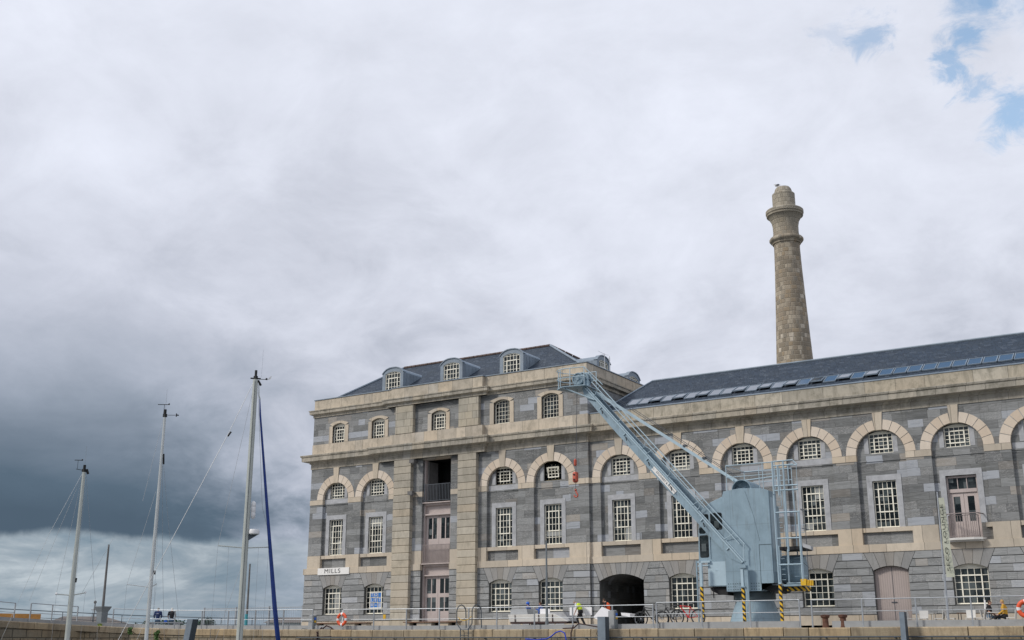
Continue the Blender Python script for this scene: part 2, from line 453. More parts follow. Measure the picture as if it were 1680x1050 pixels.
def text_obj(name, txt, size, mat, parent, mtx, ext=.004, space=1.0):
    cu = bpy.data.curves.new(name, 'FONT'); cu.body = txt; cu.size = size; cu.extrude = ext
    cu.align_x = 'CENTER'; cu.align_y = 'CENTER'; cu.space_character = space
    o = bpy.data.objects.new(name+'_tmp', cu); COL.objects.link(o)
    dg = bpy.context.evaluated_depsgraph_get()
    me = bpy.data.meshes.new_from_object(o.evaluated_get(dg)); bpy.data.objects.remove(o)
    me.transform(mtx); me.transform(Matrix.Translation(-root_loc(parent)))
    me.materials.clear(); me.materials.append(mat); me.name = name
    t = bpy.data.objects.new(name, me); COL.objects.link(t); t.parent = parent
    return t
FRONT = Matrix.Rotation(R(90), 4, 'X')      # text in XZ plane facing -Y

# ------------------------------------------------------------------ windows
def frame_mesh(w, h, cols, rows, case=None, arch=0.0, infill=0.0, sill=True, tilt=0.0, b=.015):
    """local: x centred, z from 0, front at y=0"""
    m = MB(); hw = w/2; f = .05
    def top(x): return h + (arch*(1-(x/hw)**2) if arch else 0)
    m.box(-hw, -hw+f, -.03, .05, 0, h); m.box(hw-f, hw, -.03, .05, 0, h)
    m.box(-hw+f, hw-f, -.03, .05, 0, f)
    if arch:
        N = 8; P = [(-hw+w*i/N, top(-hw+w*i/N)) for i in range(N+1)]
        for i in range(N): m.prism([(P[i][0], P[i][1]-f), (P[i+1][0], P[i+1][1]-f), P[i+1], P[i]], -.03, .05)
    else: m.box(-hw+f, hw-f, -.03, .05, h-f, h)
    if infill:
        N = 8; P = [(-hw, h+.003)] + [(hw, h+.003)] + [(hw-w*i/N, h+.003+infill*(1-((hw-w*i/N)/hw)**2)) for i in range(1, N)]
        m.prism(P, -.005, .05)
    cx = [-hw+f/2+(w-f)*i/cols for i in range(cols+1)]; rz = [f/2+(h-f)*i/rows for i in range(rows+1)]
    if case:
        c0, c1, r0, r1 = case; X0, X1, Z0, Z1 = cx[c0], cx[c1], rz[r0], rz[r1]
    for i in range(1, cols):
        segs = [(f, top(cx[i])-f)]
        if case and tilt and c0 < i < c1: segs = [(f, Z0-.03), (Z1+.03, top(cx[i])-f)]
        for a, c in segs: m.box(cx[i]-b, cx[i]+b, -.012, .03, a, c)
    for j in range(1, rows + (1 if arch else 0)):
        segs = [(-hw+f, hw-f)]
        if case and tilt and r0 < j < r1: segs = [(-hw+f, X0-.03), (X1+.03, hw-f)]
        for a, c in segs: m.box(a, c, -.010, .028, rz[j]-b, rz[j]+b)
    if case:
        g = .036
        k = MB() if tilt else m
        k.box(X0-g, X0+g, -.035, .0, Z0-g, Z1+g); k.box(X1-g, X1+g, -.035, .0, Z0-g, Z1+g)
        k.box(X0+g, X1-g, -.035, .0, Z0-g, Z0+g); k.box(X0+g, X1-g, -.035, .0, Z1-g, Z1+g)
        if tilt:
            for i in range(c0+1, c1): k.box(cx[i]-b, cx[i]+b, -.02, -.003, Z0, Z1)
            for j in range(r0+1, r1): k.box(X0, X1, -.022, -.005, rz[j]-b, rz[j]+b)
            zc = (Z0+Z1)/2
            k.xf(Matrix.Translation((0, 0, zc)) @ Matrix.Rotation(R(tilt), 4, 'X') @ Matrix.Translation((0, -.05, -zc)))
            me = bpy.data.meshes.new('t'); k.bm.to_mesh(me); m.bm.from_mesh(me); k.bm.free(); bpy.data.meshes.remove(me)
            m.box(X0-g, X0, -.02, .03, Z0-g, Z1+g); m.box(X1, X1+g, -.02, .03, Z0-g, Z1+g)
            m.box(X0, X1, -.02, .03, Z0-g, Z0); m.box(X0, X1, -.02, .03, Z1, Z1+g)
    if sill: m.box(-hw-.02, hw+.02, -.10, .05, -.055, -.001)
    p = MB(); 
    if arch:
        N = 8; p.prism([(-hw+.01, .01), (hw-.01, .01)] + [(hw-w*i/N-.01*(1-2*i/N), top(hw-w*i/N)-.02) for i in range(N+1)], .018, .03)
    else: p.box(-hw+.01, hw-.01, .018, .03, .01, h-.01)
    return m, p
def head(m, c, h, fz, ztop, y0, y1, N=12):
    for i in range(N):
        xa, xb = c-h+2*h*i/N, c-h+2*h*(i+1)/N
        m.prism([(xa, fz(xa)), (xb, fz(xb)), (xb, ztop), (xa, ztop)], y0, y1)
PROTO = {}
def window(parent, key, x, y, z, rz=0.0, name='window', **k):
    if key not in PROTO:
        m, p = frame_mesh(**k)
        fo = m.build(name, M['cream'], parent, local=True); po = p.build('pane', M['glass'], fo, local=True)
        PROTO[key] = (fo.data, po.data)
    else:
        fo = bpy.data.objects.new(name, PROTO[key][0]); COL.objects.link(fo); fo.parent = parent
        po = bpy.data.objects.new('pane', PROTO[key][1]); COL.objects.link(po); po.parent = fo
    fo.location = Vector((x, y, z)) - root_loc(parent); fo.rotation_euler = (0, 0, rz)
    return fo
W_FIRST = dict(w=1.37, h=2.70, cols=5, rows=6, case=(1, 4, 2, 5))
W_LUN = dict(w=1.39, h=1.19, cols=5, rows=5, case=(1, 4, 1, 4), infill=.13)
W_GF = dict(w=1.84, h=1.95, cols=5, rows=5, case=(1, 4, 1, 4), infill=.24)
W_ATT = dict(w=1.27, h=1.38, cols=5, rows=5, case=(1, 4, 1, 4))
W_ATT2 = dict(w=1.34, h=1.5, cols=5, rows=5, arch=.22, b=.011)
W_DORM = dict(w=1.46, h=1.42, cols=5, rows=4, case=(1, 4, 0, 3), arch=.16)
W_DORM_S = W_DORM

# ------------------------------------------------------------------ facade pieces
def arc(c, r, z0, n=24, a0=0.0, a1=math.pi):
    return [(c+r*math.cos(a0+(a1-a0)*i/n), z0+r*math.sin(a0+(a1-a0)*i/n)) for i in range(n+1)]
ZS = 10.75
def arch_part(parent, c, r, y, ro=None):
    """ring of voussoirs and keystone round a semicircular head"""
    ro = ro or r+.59; m = MB(); n = 11
    for i in range(n):
        if i == n//2: m.build('arch_half', M['voussoir'], parent); m = MB(); continue
        a0 = math.pi*i/n+.010; a1 = math.pi*(i+1)/n-.010
        q = [(c+r*math.cos(a0), ZS+r*math.sin(a0)), (c+ro*math.cos(a0), ZS+ro*math.sin(a0))]
        am = (a0+a1)/2
        q += [(c+ro*math.cos(am), ZS+ro*math.sin(am)), (c+ro*math.cos(a1), ZS+ro*math.sin(a1)), (c+r*math.cos(a1), ZS+r*math.sin(a1)), (c+r*math.cos(am), ZS+r*math.sin(am))]
        m.prism(q, y-.02, y+.2)
    o = m.build('arch_half', M['voussoir'], parent)
    k = MB(); k.prism([(c-.2, ZS+r-.04), (c+.2, ZS+r-.04), (c+.29, 13.21), (c-.29, 13.21)], y-.055, y+.2)
    k.build('keystone', M['granite'], parent)
    return o
def upper_bays(parent, bays, piers, y, x0, x1):
    """first-floor zone: recessed bays between pilasters, arches over; y = front plane"""
    for bi, (c, r, door) in enumerate(bays):
        L, Rr = c-r-.02, c+r+.02; ya, yb = y+.22, y+.6; sr = MB(); m = MB(); ap = MB(); gr = MB()
        wb = 5.5 if door else 6.46
        hw = .84 if door else .69
        m.box(L, c-hw, ya, yb, 6.44, 9.18); m.box(c+hw, Rr, ya, yb, 6.44, 9.18)
        m.box(L, Rr, ya, yb, 9.18, 10.80)
        m.box(L, c-.7, ya, yb, 10.80, 12.13); m.box(c+.7, Rr, ya, yb, 10.80, 12.13); m.box(L, Rr, ya, yb, 12.13, 12.4)
        if door:
            ap.box(L, c-hw, ya, yb, 5.48, 6.44); ap.box(c+hw, Rr, ya, yb, 5.48, 6.44)
            gr.box(c-r, c-hw-.25, y+.04, ya, 6.2, 6.45); gr.box(c+hw+.25, c+r, y+.04, ya, 6.2, 6.45)
        else:
            ap.box(L, Rr, ya, yb, 5.48, 6.44)
            gr.box(c-r, c+r, y+.04, ya, 6.2, 6.45)
        # pale surround of the first-floor opening
        sw = hw+.32
        sr.box(c-sw, c-hw, ya-.03, ya, wb if not door else 6.46, 9.18); sr.box(c+hw, c+sw, ya-.03, ya, wb if not door else 6.46, 9.18)
        sr.box(c-sw, c+sw, ya-.03, ya, 9.183, 9.52)
        # pale jamb strips of the lunette
        if True:
            for xa in (c-.98, c+.72): MB().box(xa, xa+.26, ya-.012, ya, 10.82, 11.75 if r > 1.35 else 11.6).build('lunette_jamb', M['surround'], parent)
        if bi % 3 == 0: MB().box(c-r+.04, c+r-.04, ya-.016, ya, 10.42, 10.76).build('lunette_sill', M['surround'], parent)
        sr.build('window_surround', M['surround'], parent); m.build('recessed_wall', M['ashlar'], parent); ap.build('apron_panel', M['apron'], parent); gr.build('sill_band', M['granite'], parent); MB().box(c-r, c+r, ya-.05, ya-.02, 10.33, 10.41).build('lunette_ledge', M['ashlar'], parent)
    for i, (a, b) in enumerate(piers):
        MB().box(a, b, y, y+.24, 6.45, 10.38).build('pilaster', M['ashlar'], parent)
        g = .04; MB().box(a, b, y-g, y+.24, 5.5, 6.449).build('pedestal_block', M['granite'], parent); MB().box(a-.01, b+.01, y-g+.01, y+.24, 10.381, 10.75).build('impost', M['granite'], parent)
    edges = [x0] + [(bays[i][0]+bays[i][1]+bays[i+1][0]-bays[i+1][1])/2 for i in range(len(bays)-1)] + [x1]
    for i, (c, r, door) in enumerate(bays):
        xl, xr = edges[i], edges[i+1]
        sp = MB(); sp.box(xl, c-r, y, y+.22, ZS, 13.21); sp.box(c+r, xr, y, y+.22, ZS, 13.21)
        A = arc(c, r+.02, ZS, 28, math.pi, 0)
        for q in range(28):
            xa, xb = max(c-r, A[q][0]), min(c+r, A[q+1][0]); sp.prism([(xa, A[q][1]), (xb, A[q+1][1]), (xb, 13.21), (xa, 13.21)], y, y+.22)
        sp.build('spandrel_wall', M['ashlar'], parent)
    for i, (c, r, door) in enumerate(bays):
        arch_part(parent, c, r, y)
        window(parent, 'lun', c, y+.36, 10.80, name='lunette_window', **W_LUN) if not (parent['category'] == 'mill building' and i in (2, 3)) else None
def ground_floor(parent, y, x0, x1, ops):
    """rusticated storey. ops: (centre, half width, spring z, rise, bottom z, voussoirs)"""
    TOP = 5.05; FAN = .5; H = .4375
    ops = sorted(ops); seq = [None]+list(ops)+[None]
    def e(o, z): return o[1] + max(0, z-o[2])/(TOP-o[2])*FAN
    for i in range(len(seq)-1):
        l, r = seq[i], seq[i+1]; ru = MB()
        for k in range(8):
            a, b = 1.55+H*k+.022, min(1.55+H*(k+1), TOP)-.022
            if k == 7: b = TOP
            g = .018
            def side(o, sg, d):
                if o is None: return d, d
                if b <= o[4]+.02: return o[0], o[0]
                return o[0]+sg*(e(o, a)+g), o[0]+sg*(e(o, b)+g)
            (L0, L1), (R0, R1) = side(l, 1, x0), side(r, -1, x1)
            if R0-L0 > .03: ru.prism([(L0, a), (R0, a), (R1, b), (L1, b)], y-.055-random.uniform(0, .02), y+.01)
        ru.build('rusticated_pier', M['rustic'], parent)
    bk = MB(); xs = x0
    for (c, h, sz, rise, zb, nv) in ops:
        bk.box(xs, c-h, y, y+.42, .8, TOP); xs = c+h
        if zb > 1.0: bk.box(c-h, c+h, y, y+.42, .8, zb)
        f = lambda x: sz+rise*(1-((x-c)/h)**2)
        head(bk, c, h, f, TOP, y, y+.42)
        vo = MB()
        for i in range(nv):
            t0, t1 = i/nv, (i+1)/nv; g = .010
            bl, br = c-h+2*h*t0+g, c-h+2*h*t1-g; tl, tr = c+(h+FAN)*(2*t0-1)+g, c+(h+FAN)*(2*t1-1)-g
            vo.prism([(bl, f(bl)), ((bl+br)/2, f((bl+br)/2)), (br, f(br)), (tr, TOP), (tl, TOP)], y-.06, y+.05)
        vo.build('lintel_arch', M['rusticv'], parent)
    bk.box(xs, x1, y, y+.42, .8, TOP); bk.build('ground_floor_wall', M['groove'], parent)
    xs = x0-.02
    for (c, h, sz, rise, zb, nv) in ops:
        if zb < 1.5: MB().box(xs, c-h, y-.11, y-.001, .8, 1.53).build('plinth', M['granite'], parent); xs = c+h
    MB().box(xs, x1, y-.11, y-.001, .8, 1.53).build('plinth', M['granite'], parent)

CORN = [(0.0, 13.2), (.05, 13.2), (.05, 13.60), (.13, 13.63), (.16, 13.74), (.58, 13.80), (.60, 14.12), (.66, 14.15), (.69, 14.25), (.68, 14.28), (-.1, 14.32), (-.1, 13.2)]
CORN2 = [(0.0, 17.36), (.05, 17.36), (.05, 17.52), (.10, 17.56), (.27, 17.62), (.28, 17.83), (.33, 17.86), (.34, 17.93), (-.1, 17.98), (-.1, 17.36)]

# ================================================================== MAIN MILL BLOCK
XL, XR, YF, YB = -61.65, -36.72, 68.0, 82.0
mill = thing('mill_building', (-49.2, 68.0, .8), 'tall grey stone mill block with attic storey, dormers and pink loading doors', 'mill building')
PM = [(-59.06, 1.29, False), (-55.15, 1.34, False)]
ground_floor(mill, YF, XL-.2, -53.09, [(-58.96, .92, 3.98, .25, 2.05, 5), (-54.93, .90, 3.98, .25, 2.05, 5)])
ground_floor(mill, YF, -45.71, XR, [(-43.78, .92, 3.98, .25, 2.05, 5), (-39.75, .92, 3.98, .25, 2.05, 5)])
upper_bays(mill, [(-59.06, 1.29, False), (-55.15, 1.34, False)], [(XL, -60.35), (-57.77, -56.49), (-53.81, -53.1)], YF, XL, -53.1)
upper_bays(mill, [(-43.645, 1.325, False), (-39.66, 1.40, False)], [(-45.7, -44.97), (-42.32, -41.06), (-38.26, XR)], YF, -45.7, XR)
for i, c in enumerate((-59.06, -55.15, -43.645, -39.66)):
    window(mill, 'first', c, YF+.36, 6.47, name='window', **W_FIRST)
k = dict(W_LUN); k['case'] = None; k['arch'] = .12; k['h'] = 1.17; k['infill'] = 0; k['b'] = .011
window(mill, 'lunarch', -43.645, YF+.36, 10.80, name='lunette_window', **k)
k = dict(W_LUN); k['tilt'] = 24
tag(window(mill, 'luntilt', -39.66, YF+.36, 10.80, name='lunette_window', **k), 'lunette window whose small middle casement is tilted open')
for c in (-58.96, -54.93, -43.78, -39.75):
    window(mill, 'gf', c, YF+.24, 2.07, name='window', **W_GF)
def blind(win, x0, x1, z0, z1, mat='curtain'):
    MB().box(x0, x1, .0135, .0172, z0, z1).build('blind', M[mat], win, local=True)
WINS = [o for o in kids(mill) if o.name.split('.')[0] == 'window']
for o in WINS:
    X = o.location.x+mill.location.x; Z = o.location.z+mill.location.z
    if abs(X+58.96) < .2 and Z < 3: blind(o, .0, .55, .1, 1.62); blind(o, -.62, -.42, .1, .9)
    if abs(X+59.06) < .2 and Z > 6: blind(o, .18, .6, .1, 1.1); blind(o, -.6, -.4, .1, 1.9)
    if abs(X+39.66) < .2 and Z > 6: blind(o, -.62, .62, .55, .85)
    if abs(X+55.15) < .2 and Z > 6: blind(o, -.6, .6, 2.0, 2.6)
# string course
for a, b in ((XL-.3, -53.1), (-51.55, -50.68), (-48.12, -47.25), (-45.7, XR+.0)):
    MB().box(a, b, YF-.10, YF+.2, 5.052, 5.498).build('string_course', M['granite'], mill)
# central section wall
for a, b in ((-51.55, -50.68), (-48.12, -47.25)):
    m = MB(); m.box(a, b, YF, YF+.6, 6.45, 10.38); m.box(a, b, YF, YF+.6, 10.75, 13.2); m.build('loading_bay_wall', M['ashlar'], mill)
    m = MB()
    for i in range(8): m.box(a, b, YF-.05, YF+.02, 1.55+.4375*i+.022, 1.55+.4375*(i+1)-.022)
    m.build('rusticated_pier', M['rustic'], mill); MB().box(a, b, YF, YF+.6, .8, 5.05).build('loading_bay_backing', M['groove'], mill)
    m = MB(); m.box(a, b, YF-.02, YF+.6, 10.381, 10.749); m.box(a, b, YF-.02, YF+.6, 5.5, 6.449); m.box(a, b, YF-.1, YF, .8, 1.53)
    m.build('granite_band', M['granite'], mill)
MB().box(-51.3, -47.5, YF+.02, YF+.6, 13.1, 13.25).build('loft_lintel', M['granite'], mill)
# rusticated giant pilasters
for a, b in ((-53.1, -51.55), (-47.25, -45.7)):
    m = MB(); z = 1.55; n = 22; hh = (13.2-1.55)/n
    for i in range(n):
        z0, z1 = z+hh*i, z+hh*(i+1); c = .035
        ya = YF-.35; 
        m.hexa([(a, YF+.1, z0), (a, ya+.05, z0), (b, ya+.05, z0), (b, YF+.1, z0), (a, YF+.1, z0+.012), (a, ya+.05, z0+.012), (b, ya+.05, z0+.012), (b, YF+.1, z0+.012)])
        prof = [(0, z0+.012), (-c, z0+.012+c), (-c, z1-c), (0, z1)]
        m.bm.verts.ensure_lookup_table()
        rings = []
        for o, zz in prof:
            e = -o-.02
            rings.append([m.bm.verts.new(q) for q in ((a-e, YF+.1, zz), (a-e, ya-e, zz), (b+e, ya-e, zz), (b+e, YF+.1, zz))])
        for j in range(3):
            for q in range(3): m._f([rings[j][q], rings[j][q+1], rings[j+1][q+1], rings[j+1][q]])
        m._f(rings[0]); m._f(rings[-1])
    m.box(a-.04, b+.04, YF-.42, YF+.1, .8, 1.53)
    m.build('rusticated_pilaster', M['granite_rust'], mill)
# attic storey
m = MB()
ATT = [(-59.0, .64, 0), (-55.03, .64, 0), (-49.3, .66, 0), (-43.72, .68, 1), (-39.68, .70, 1)]
xs = XL
for c, h, big in ATT:
    zt = 16.72 if not big else 16.93
    zs = zt-.2
    yw = YF+.02
    m.box(xs, c-h, yw, yw+.55, 15.17, 17.37); xs = c+h
    N = 8; A = [(c-h+2*h*i/N, zs+.2*(1-(-1+2*i/N)**2)) for i in range(N+1)]
    head(m, c, h, lambda x: zs+.2*(1-((x-c)/h)**2), 17.37, yw, yw+.55)
    ho = h+.34
    B = [(c+ho-2*ho*i/N, zs+.16+.22*(1-(1-2*i/N)**2)) for i in range(N+1)]
    fr = MB(); fr.box(c-ho, c-h, yw-.05, yw+.1, 15.17, zs); fr.box(c+h, c+ho, yw-.05, yw+.1, 15.17, zs)
    for i in range(N): fr.prism([A[i], A[i+1], B[N-i-1], B[N-i]], yw-.05, yw+.1)
    fr.build('attic_window_surround', M['granite'], mill)
    if big:
        window(mill, 'att2', c, YF+.26, 15.19, name='window', **W_ATT2)
    else:
        k = dict(W_ATT); k['infill'] = .2
        window(mill, 'att', c, YF+.24, 15.13, name='window', **k)
m.box(xs, XR, YF+.02, YF+.57, 15.17, 17.37)
m.box(XR-.5, XR, YF+.57, YB, 14.3, 17.37); m.box(XL, XL+.5, YF+.57, YB, .8, 17.37); m.box(XL+.5, XR-.5, YB-.5, YB, .8, 17.37)
m.box(XR-.5, XR, YF+.6, YB, .8, 14.3)
m.build('attic_wall', M['ashlar'], mill)
mp = mat_granite('attic_pilaster_granite', (.46, .42, .34), z0=15.2, h=.54, w=1.7, lichen=.15)
for a, b in ((-53.15, -51.5), (-47.3, -45.55)): MB().box(a, b, YF-.30, YF+.02, 15.2, 17.36).build('attic_pilaster', mp, mill)
m = MB()
m.sweep([(XL, YB), (XL, YF), (-53.95, YF), (-53.95, YF-.32), (-44.9, YF-.32), (-44.9, YF), (XR, YF), (XR, YB)], CORN2); 
m.build('upper_cornice', M['granite_old'], mill)
m = MB()
m.sweep([(XL, YB), (XL, YF), (-54.6, YF), (-54.6, YF-.33), (-45.0, YF-.33), (-45.0, YF), (XR, YF), (XR, YF+.6)], CORN)
m.build('main_cornice', M['granite_old'], mill)
PP = [(0, 14.30), (.02, 14.30), (.02, 15.16), (-.5, 15.18), (-.5, 14.30)]
m = MB(); m.sweep([(XL, YB), (XL, YF), (-53.6, YF), (-53.6, YF-.32), (-45.2, YF-.32), (-45.2, YF), (XR, YF), (XR, YF+.8)], PP)
m.build('attic_plinth', mat_granite('attic_plinth_granite', (.56, .49, .395), w=2.8, lichen=.3, dark=.45), mill)
PP = [(0, 17.97), (.0, 18.78), (-.45, 18.78), (-.45, 17.97)]
m = MB(); m.sweep([(XL, YB), (XL, YF), (-53.6, YF), (-53.6, YF-.3), (-45.2, YF-.3), (-45.2, YF), (XR, YF), (XR, YB), (XL, YB)], PP)
m.build('parapet', mat_granite('parapet_granite', (.54, .475, .38), w=3.0, lichen=.35, dark=.4), mill)
PP = [(.05, 18.785), (.05, 18.85), (-.2, 18.9), (-.5, 18.86), (-.5, 18.785)]
m = MB(); m.sweep([(XL, YB), (XL, YF), (-53.6, YF), (-53.6, YF-.3), (-45.2, YF-.3), (-45.2, YF), (XR, YF), (XR, YB), (XL, YB)], PP)
m.build('lead_capping', M['lead'], mill)
m = MB(); m.box(XL+.4, XR-.4, YF+.45, YB-.4, 18.3, 18.5); m.build('gutter_floor', M['lead'], mill)
# loading doors column
yd = YF+.42
m = MB()
for x in (-50.68, -48.24): m.box(x, x+.12, YF+.25, yd+.1, .8, 13.1)
for z0, z1 in ((9.72, 9.86), (9.0, 9.10), (5.32, 5.46), (4.64, 4.72)): m.box(-50.56, -48.24, YF+.2, yd+.08, z0, z1)
m.box(-50.56, -48.24, yd, yd+.08, 9.10, 9.72); m.box(-50.56, -48.24, yd, yd+.08, 4.72, 5.32)
m.box(-50.66, -48.14, YF-.02, YF+.3, 9.86, 9.93); m.box(-50.66, -48.14, YF-.02, YF+.3, 5.46, 5.53)
m.build('loading_bay_frame', M['pink'], mill)
def leaf(parent, x0, x1, y, z0, z1, lights, mat=None, name='door_leaf'):
    m = MB(); p = MB(); zz = sorted(lights, key=lambda q: q[2])
    st = [(x0, x1, z0, z1)]
    # stiles & rails around lights: build full slab behind and frame in front
    m.box(x0, x1, y+.02, y+.06, z0, z1)
    xs = sorted(set([l[0] for l in zz]+[l[1] for l in zz])); 
    rows = sorted(set((l[2], l[3]) for l in zz)); zc = z0
    for (a, b) in rows:
        m.box(x0, x1, y, y+.019, zc, a)
        cols = sorted((l[0], l[1]) for l in zz if l[2] == a); xc = x0
        for (c, d) in cols: m.box(xc, c, y, y+.019, a, b); xc = d
        m.box(xc, x1, y, y+.019, a, b); zc = b
    m.box(x0, x1, y, y+.019, zc, z1)
    for l in zz: p.box(l[0], l[1], y+.010, y+.018, l[2], l[3])
    o = m.build(name, mat or M['pink'], parent); p.build('pane', M['glass'], o); return o
for s_, (xa, xb) in enumerate(((-50.54, -49.42), (-49.40, -48.26))):
    w_ = xb-xa; c_ = (xa+xb)/2
    leaf(mill, xa, xb, yd, 5.55, 9.0, [(c_-.38, c_-.04, 7.3, 8.8), (c_+.04, c_+.38, 7.3, 8.8)])
    leaf(mill, xa, xb, yd, .85, 4.64, [(c_-.40, c_-.04, 3.42, 4.45), (c_+.04, c_+.40, 3.42, 4.45), (c_-.40, c_-.04, 2.18, 3.14), (c_+.04, c_+.40, 2.18, 3.14)])
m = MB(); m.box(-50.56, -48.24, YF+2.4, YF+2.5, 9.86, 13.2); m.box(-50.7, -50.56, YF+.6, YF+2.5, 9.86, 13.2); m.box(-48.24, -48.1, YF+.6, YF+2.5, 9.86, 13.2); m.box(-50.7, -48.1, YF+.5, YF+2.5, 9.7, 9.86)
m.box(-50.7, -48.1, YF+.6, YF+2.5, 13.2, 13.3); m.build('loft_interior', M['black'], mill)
m = MB(); m.prism([(-50.55, YF+.5), (-50.5, YF+.5), (-50.28, YF+1.4), (-50.33, YF+1.42)], 9.9, 13.0, axis='z')
m.box(-50.5, -50.4, YF+.45, YF+.5, 9.9, 13.0)
m.build('open_loft_door', M['polebrown'], mill)
def railing(parent, x0, x1, y, z0, z1, n, mat, r=.018, name='balcony_railing'):
    m = MB(); m.box(x0, x1, y-.02, y+.02, z1-.04, z1); m.box(x0, x1, y-.02, y+.02, z0, z0+.035)
    for i in range(n+1): m.box(x0+(x1-x0)*i/n-r, x0+(x1-x0)*i/n+r, y-.012, y+.012, z0, z1)
    m.box(x0-.05, x0, y-.03, y+.03, z0-.05, z1+.05)
    return m.build(name, mat, parent)
railing(mill, -50.5, -48.2, YF+.05, 10.02, 11.25, 17, M['ironrail'])
railing(mill, -50.5, -48.2, YF+.05, 5.58, 6.86, 20, M['pinkdark'])
# lamps beside loading bay
for x, z in ((-51.2, 13.0), (-51.3, 10.65)):
    m = MB(); m.box(x-.08, x+.08, YF-.5, YF, z-.05, z+.05); m.box(x-.22, x+.2, YF-.72, YF-.4, z-.16, z+.1); m.ball((x+.1, YF-.6, z-.14), .14)
    m.build('flood_lamp', M['polebrown'], mill)
# roof
E0, E1, F0, F1, ZE, ZR, YR_ = -60.4, -37.7, 69.0, 81.0, 18.95, 22.45, 75.0
RL, RR = -58.1, -43.7
m = MB(); v = [m.bm.verts.new(q) for q in ((E0, F0, ZE), (E1, F0, ZE), (E1, F1, ZE), (E0, F1, ZE), (RL, YR_, ZR), (RR, YR_, ZR))]
for f in ((0, 1, 5, 4), (1, 2, 5), (2, 3, 4, 5), (3, 0, 4), (3, 2, 1, 0)): m._f([v[i] for i in f])
roof = m.build('roof', M['slate'], mill)
m = MB(); n = 34
for i in range(n):
    x = RL+(RR-RL)*i/n; m.tube([(x+.02, YR_, ZR+.02), (x+(RR-RL)/n-.02, YR_, ZR+.03)], .13, 6)
for i in range(14):
    a, b = i/14, (i+.92)/14
    p = lambda q: (RR+(E1-RR)*q, YR_+(F1-YR_)*q, ZR+.03+(ZE-ZR)*q); m.tube([p(a), p(b)], .11, 6)
m.build('ridge_tiles', M['ridge'], roof)
m = MB()
for e in ((E1, F0, RR), (E0, F0, RL)):
    m.tube([(e[2], YR_, ZR+.05), (e[0], e[1], ZE+.05)], .09, 6)
m.build('hip_leads', M['lead'], roof)
def dormer(parent, c, yf, w, zb, zs, rise, depth, rz=0.0):
    """barrel-topped dormer; local x centred, front at y=0"""
    hw = w/2; m = MB(); N = 10
    P = [(hw*math.cos(math.pi*i/N), rise*(1-abs(math.cos(math.pi*i/N))**2.9)) for i in range(N+1)]
    o = [(-hw, zb)] + [(x, zs+z) for x, z in P[::-1]] + [(hw, zb)]
    wi = .74; ri = rise*.86
    inn = [(-wi, zb)] + [(-wi*math.cos(math.pi*i/N), zs-.03+ri*(1-math.cos(math.pi*i/N)**2)*.45) for i in range(N+1)] + [(wi, zb)]
    # front frame as strips
    for i in range(len(o)-1):
        m.prism([o[i], o[i+1], inn[i+1], inn[i]], -.02, .16)
    # shell
    for i in range(len(o)-1):
        a, b = o[i], o[i+1]
        m.hexa([(a[0], .16, a[1]), (a[0], depth, a[1]), (b[0], depth, b[1]), (b[0], .16, b[1]),
                (a[0]*.94, .16, a[1]-.05), (a[0]*.94, depth, a[1]-.05), (b[0]*.94, depth, b[1]-.05), (b[0]*.94, .16, b[1]-.05)])
    # raised front hood
    oo = [(hw*1.05*math.cos(math.pi*i/N), zs+.03+(rise+.04)*(1-abs(math.cos(math.pi*i/N))**2.9)) for i in range(N+1)]
    for i in range(N):
        a, b = oo[i], oo[i+1]; c0, d0 = (P[i][0], zs+P[i][1]), (P[i+1][0], zs+P[i+1][1])
        m.prism([a, b, d0, c0], -.08, .25)
    for i in range(5): m.box(hw-.005, hw+.02, .4+i*.45, .43+i*.45, zb, zs); m.box(-hw-.02, -hw+.005, .4+i*.45, .43+i*.45, zb, zs)
    d = m.build('dormer', M['lead'], parent, local=True)
    d.location = Vector((c, yf, 0)) - Vector((root_loc(parent).x, root_loc(parent).y, root_loc(parent).z)); d.rotation_euler = (0, 0, rz)
    if 'dorm' not in PROTO:
        fm, pm = frame_mesh(**W_DORM); fo = fm.build('dormer_window', M['cream'], d, local=True); po = pm.build('pane', M['glass'], d, local=True); PROTO['dorm'] = (fo, po)
        fo.location = po.location = (0, .05, zs-1.44)
    else:
        for q in PROTO['dorm']:
            c2 = q.copy(); COL.objects.link(c2); c2.parent = d; c2.location = (0, .05, zs-1.44)
    return d
for c in (-54.70, -49.06, -43.64): dormer(mill, c, 69.2, 2.05, 18.6, 20.46, .44, 3.6)
for c, dz in ((72.9, -.18), (77.9, -.42)): dormer(mill, -37.95, c, 2.1, 18.5, 20.1+dz, .46, 3.6, rz=R(90))
# antennas
m = MB(); m.tube([(-37.4, 72, 18.8), (-37.38, 72, 20.35)], .022, 5); m.tube([(-37.38, 72, 20.3), (-37.9, 72, 20.6)], .014, 4); m.tube([(-36.98, 72, 18.8), (-36.97, 72, 20.1)], .022, 5); m.tube([(-37.6, 72.1, 20.35), (-37.0, 71.9, 20.15)], .012, 4); m.box(-37.02, -36.94, 71.96, 72.04, 19.75, 19.98)
solo(m, 'roof_antenna', M['chrome'], 'thin twin mast aerial above the right end parapet of the tall mill block', 'antenna', origin=(-37.2, 72, 18.8))

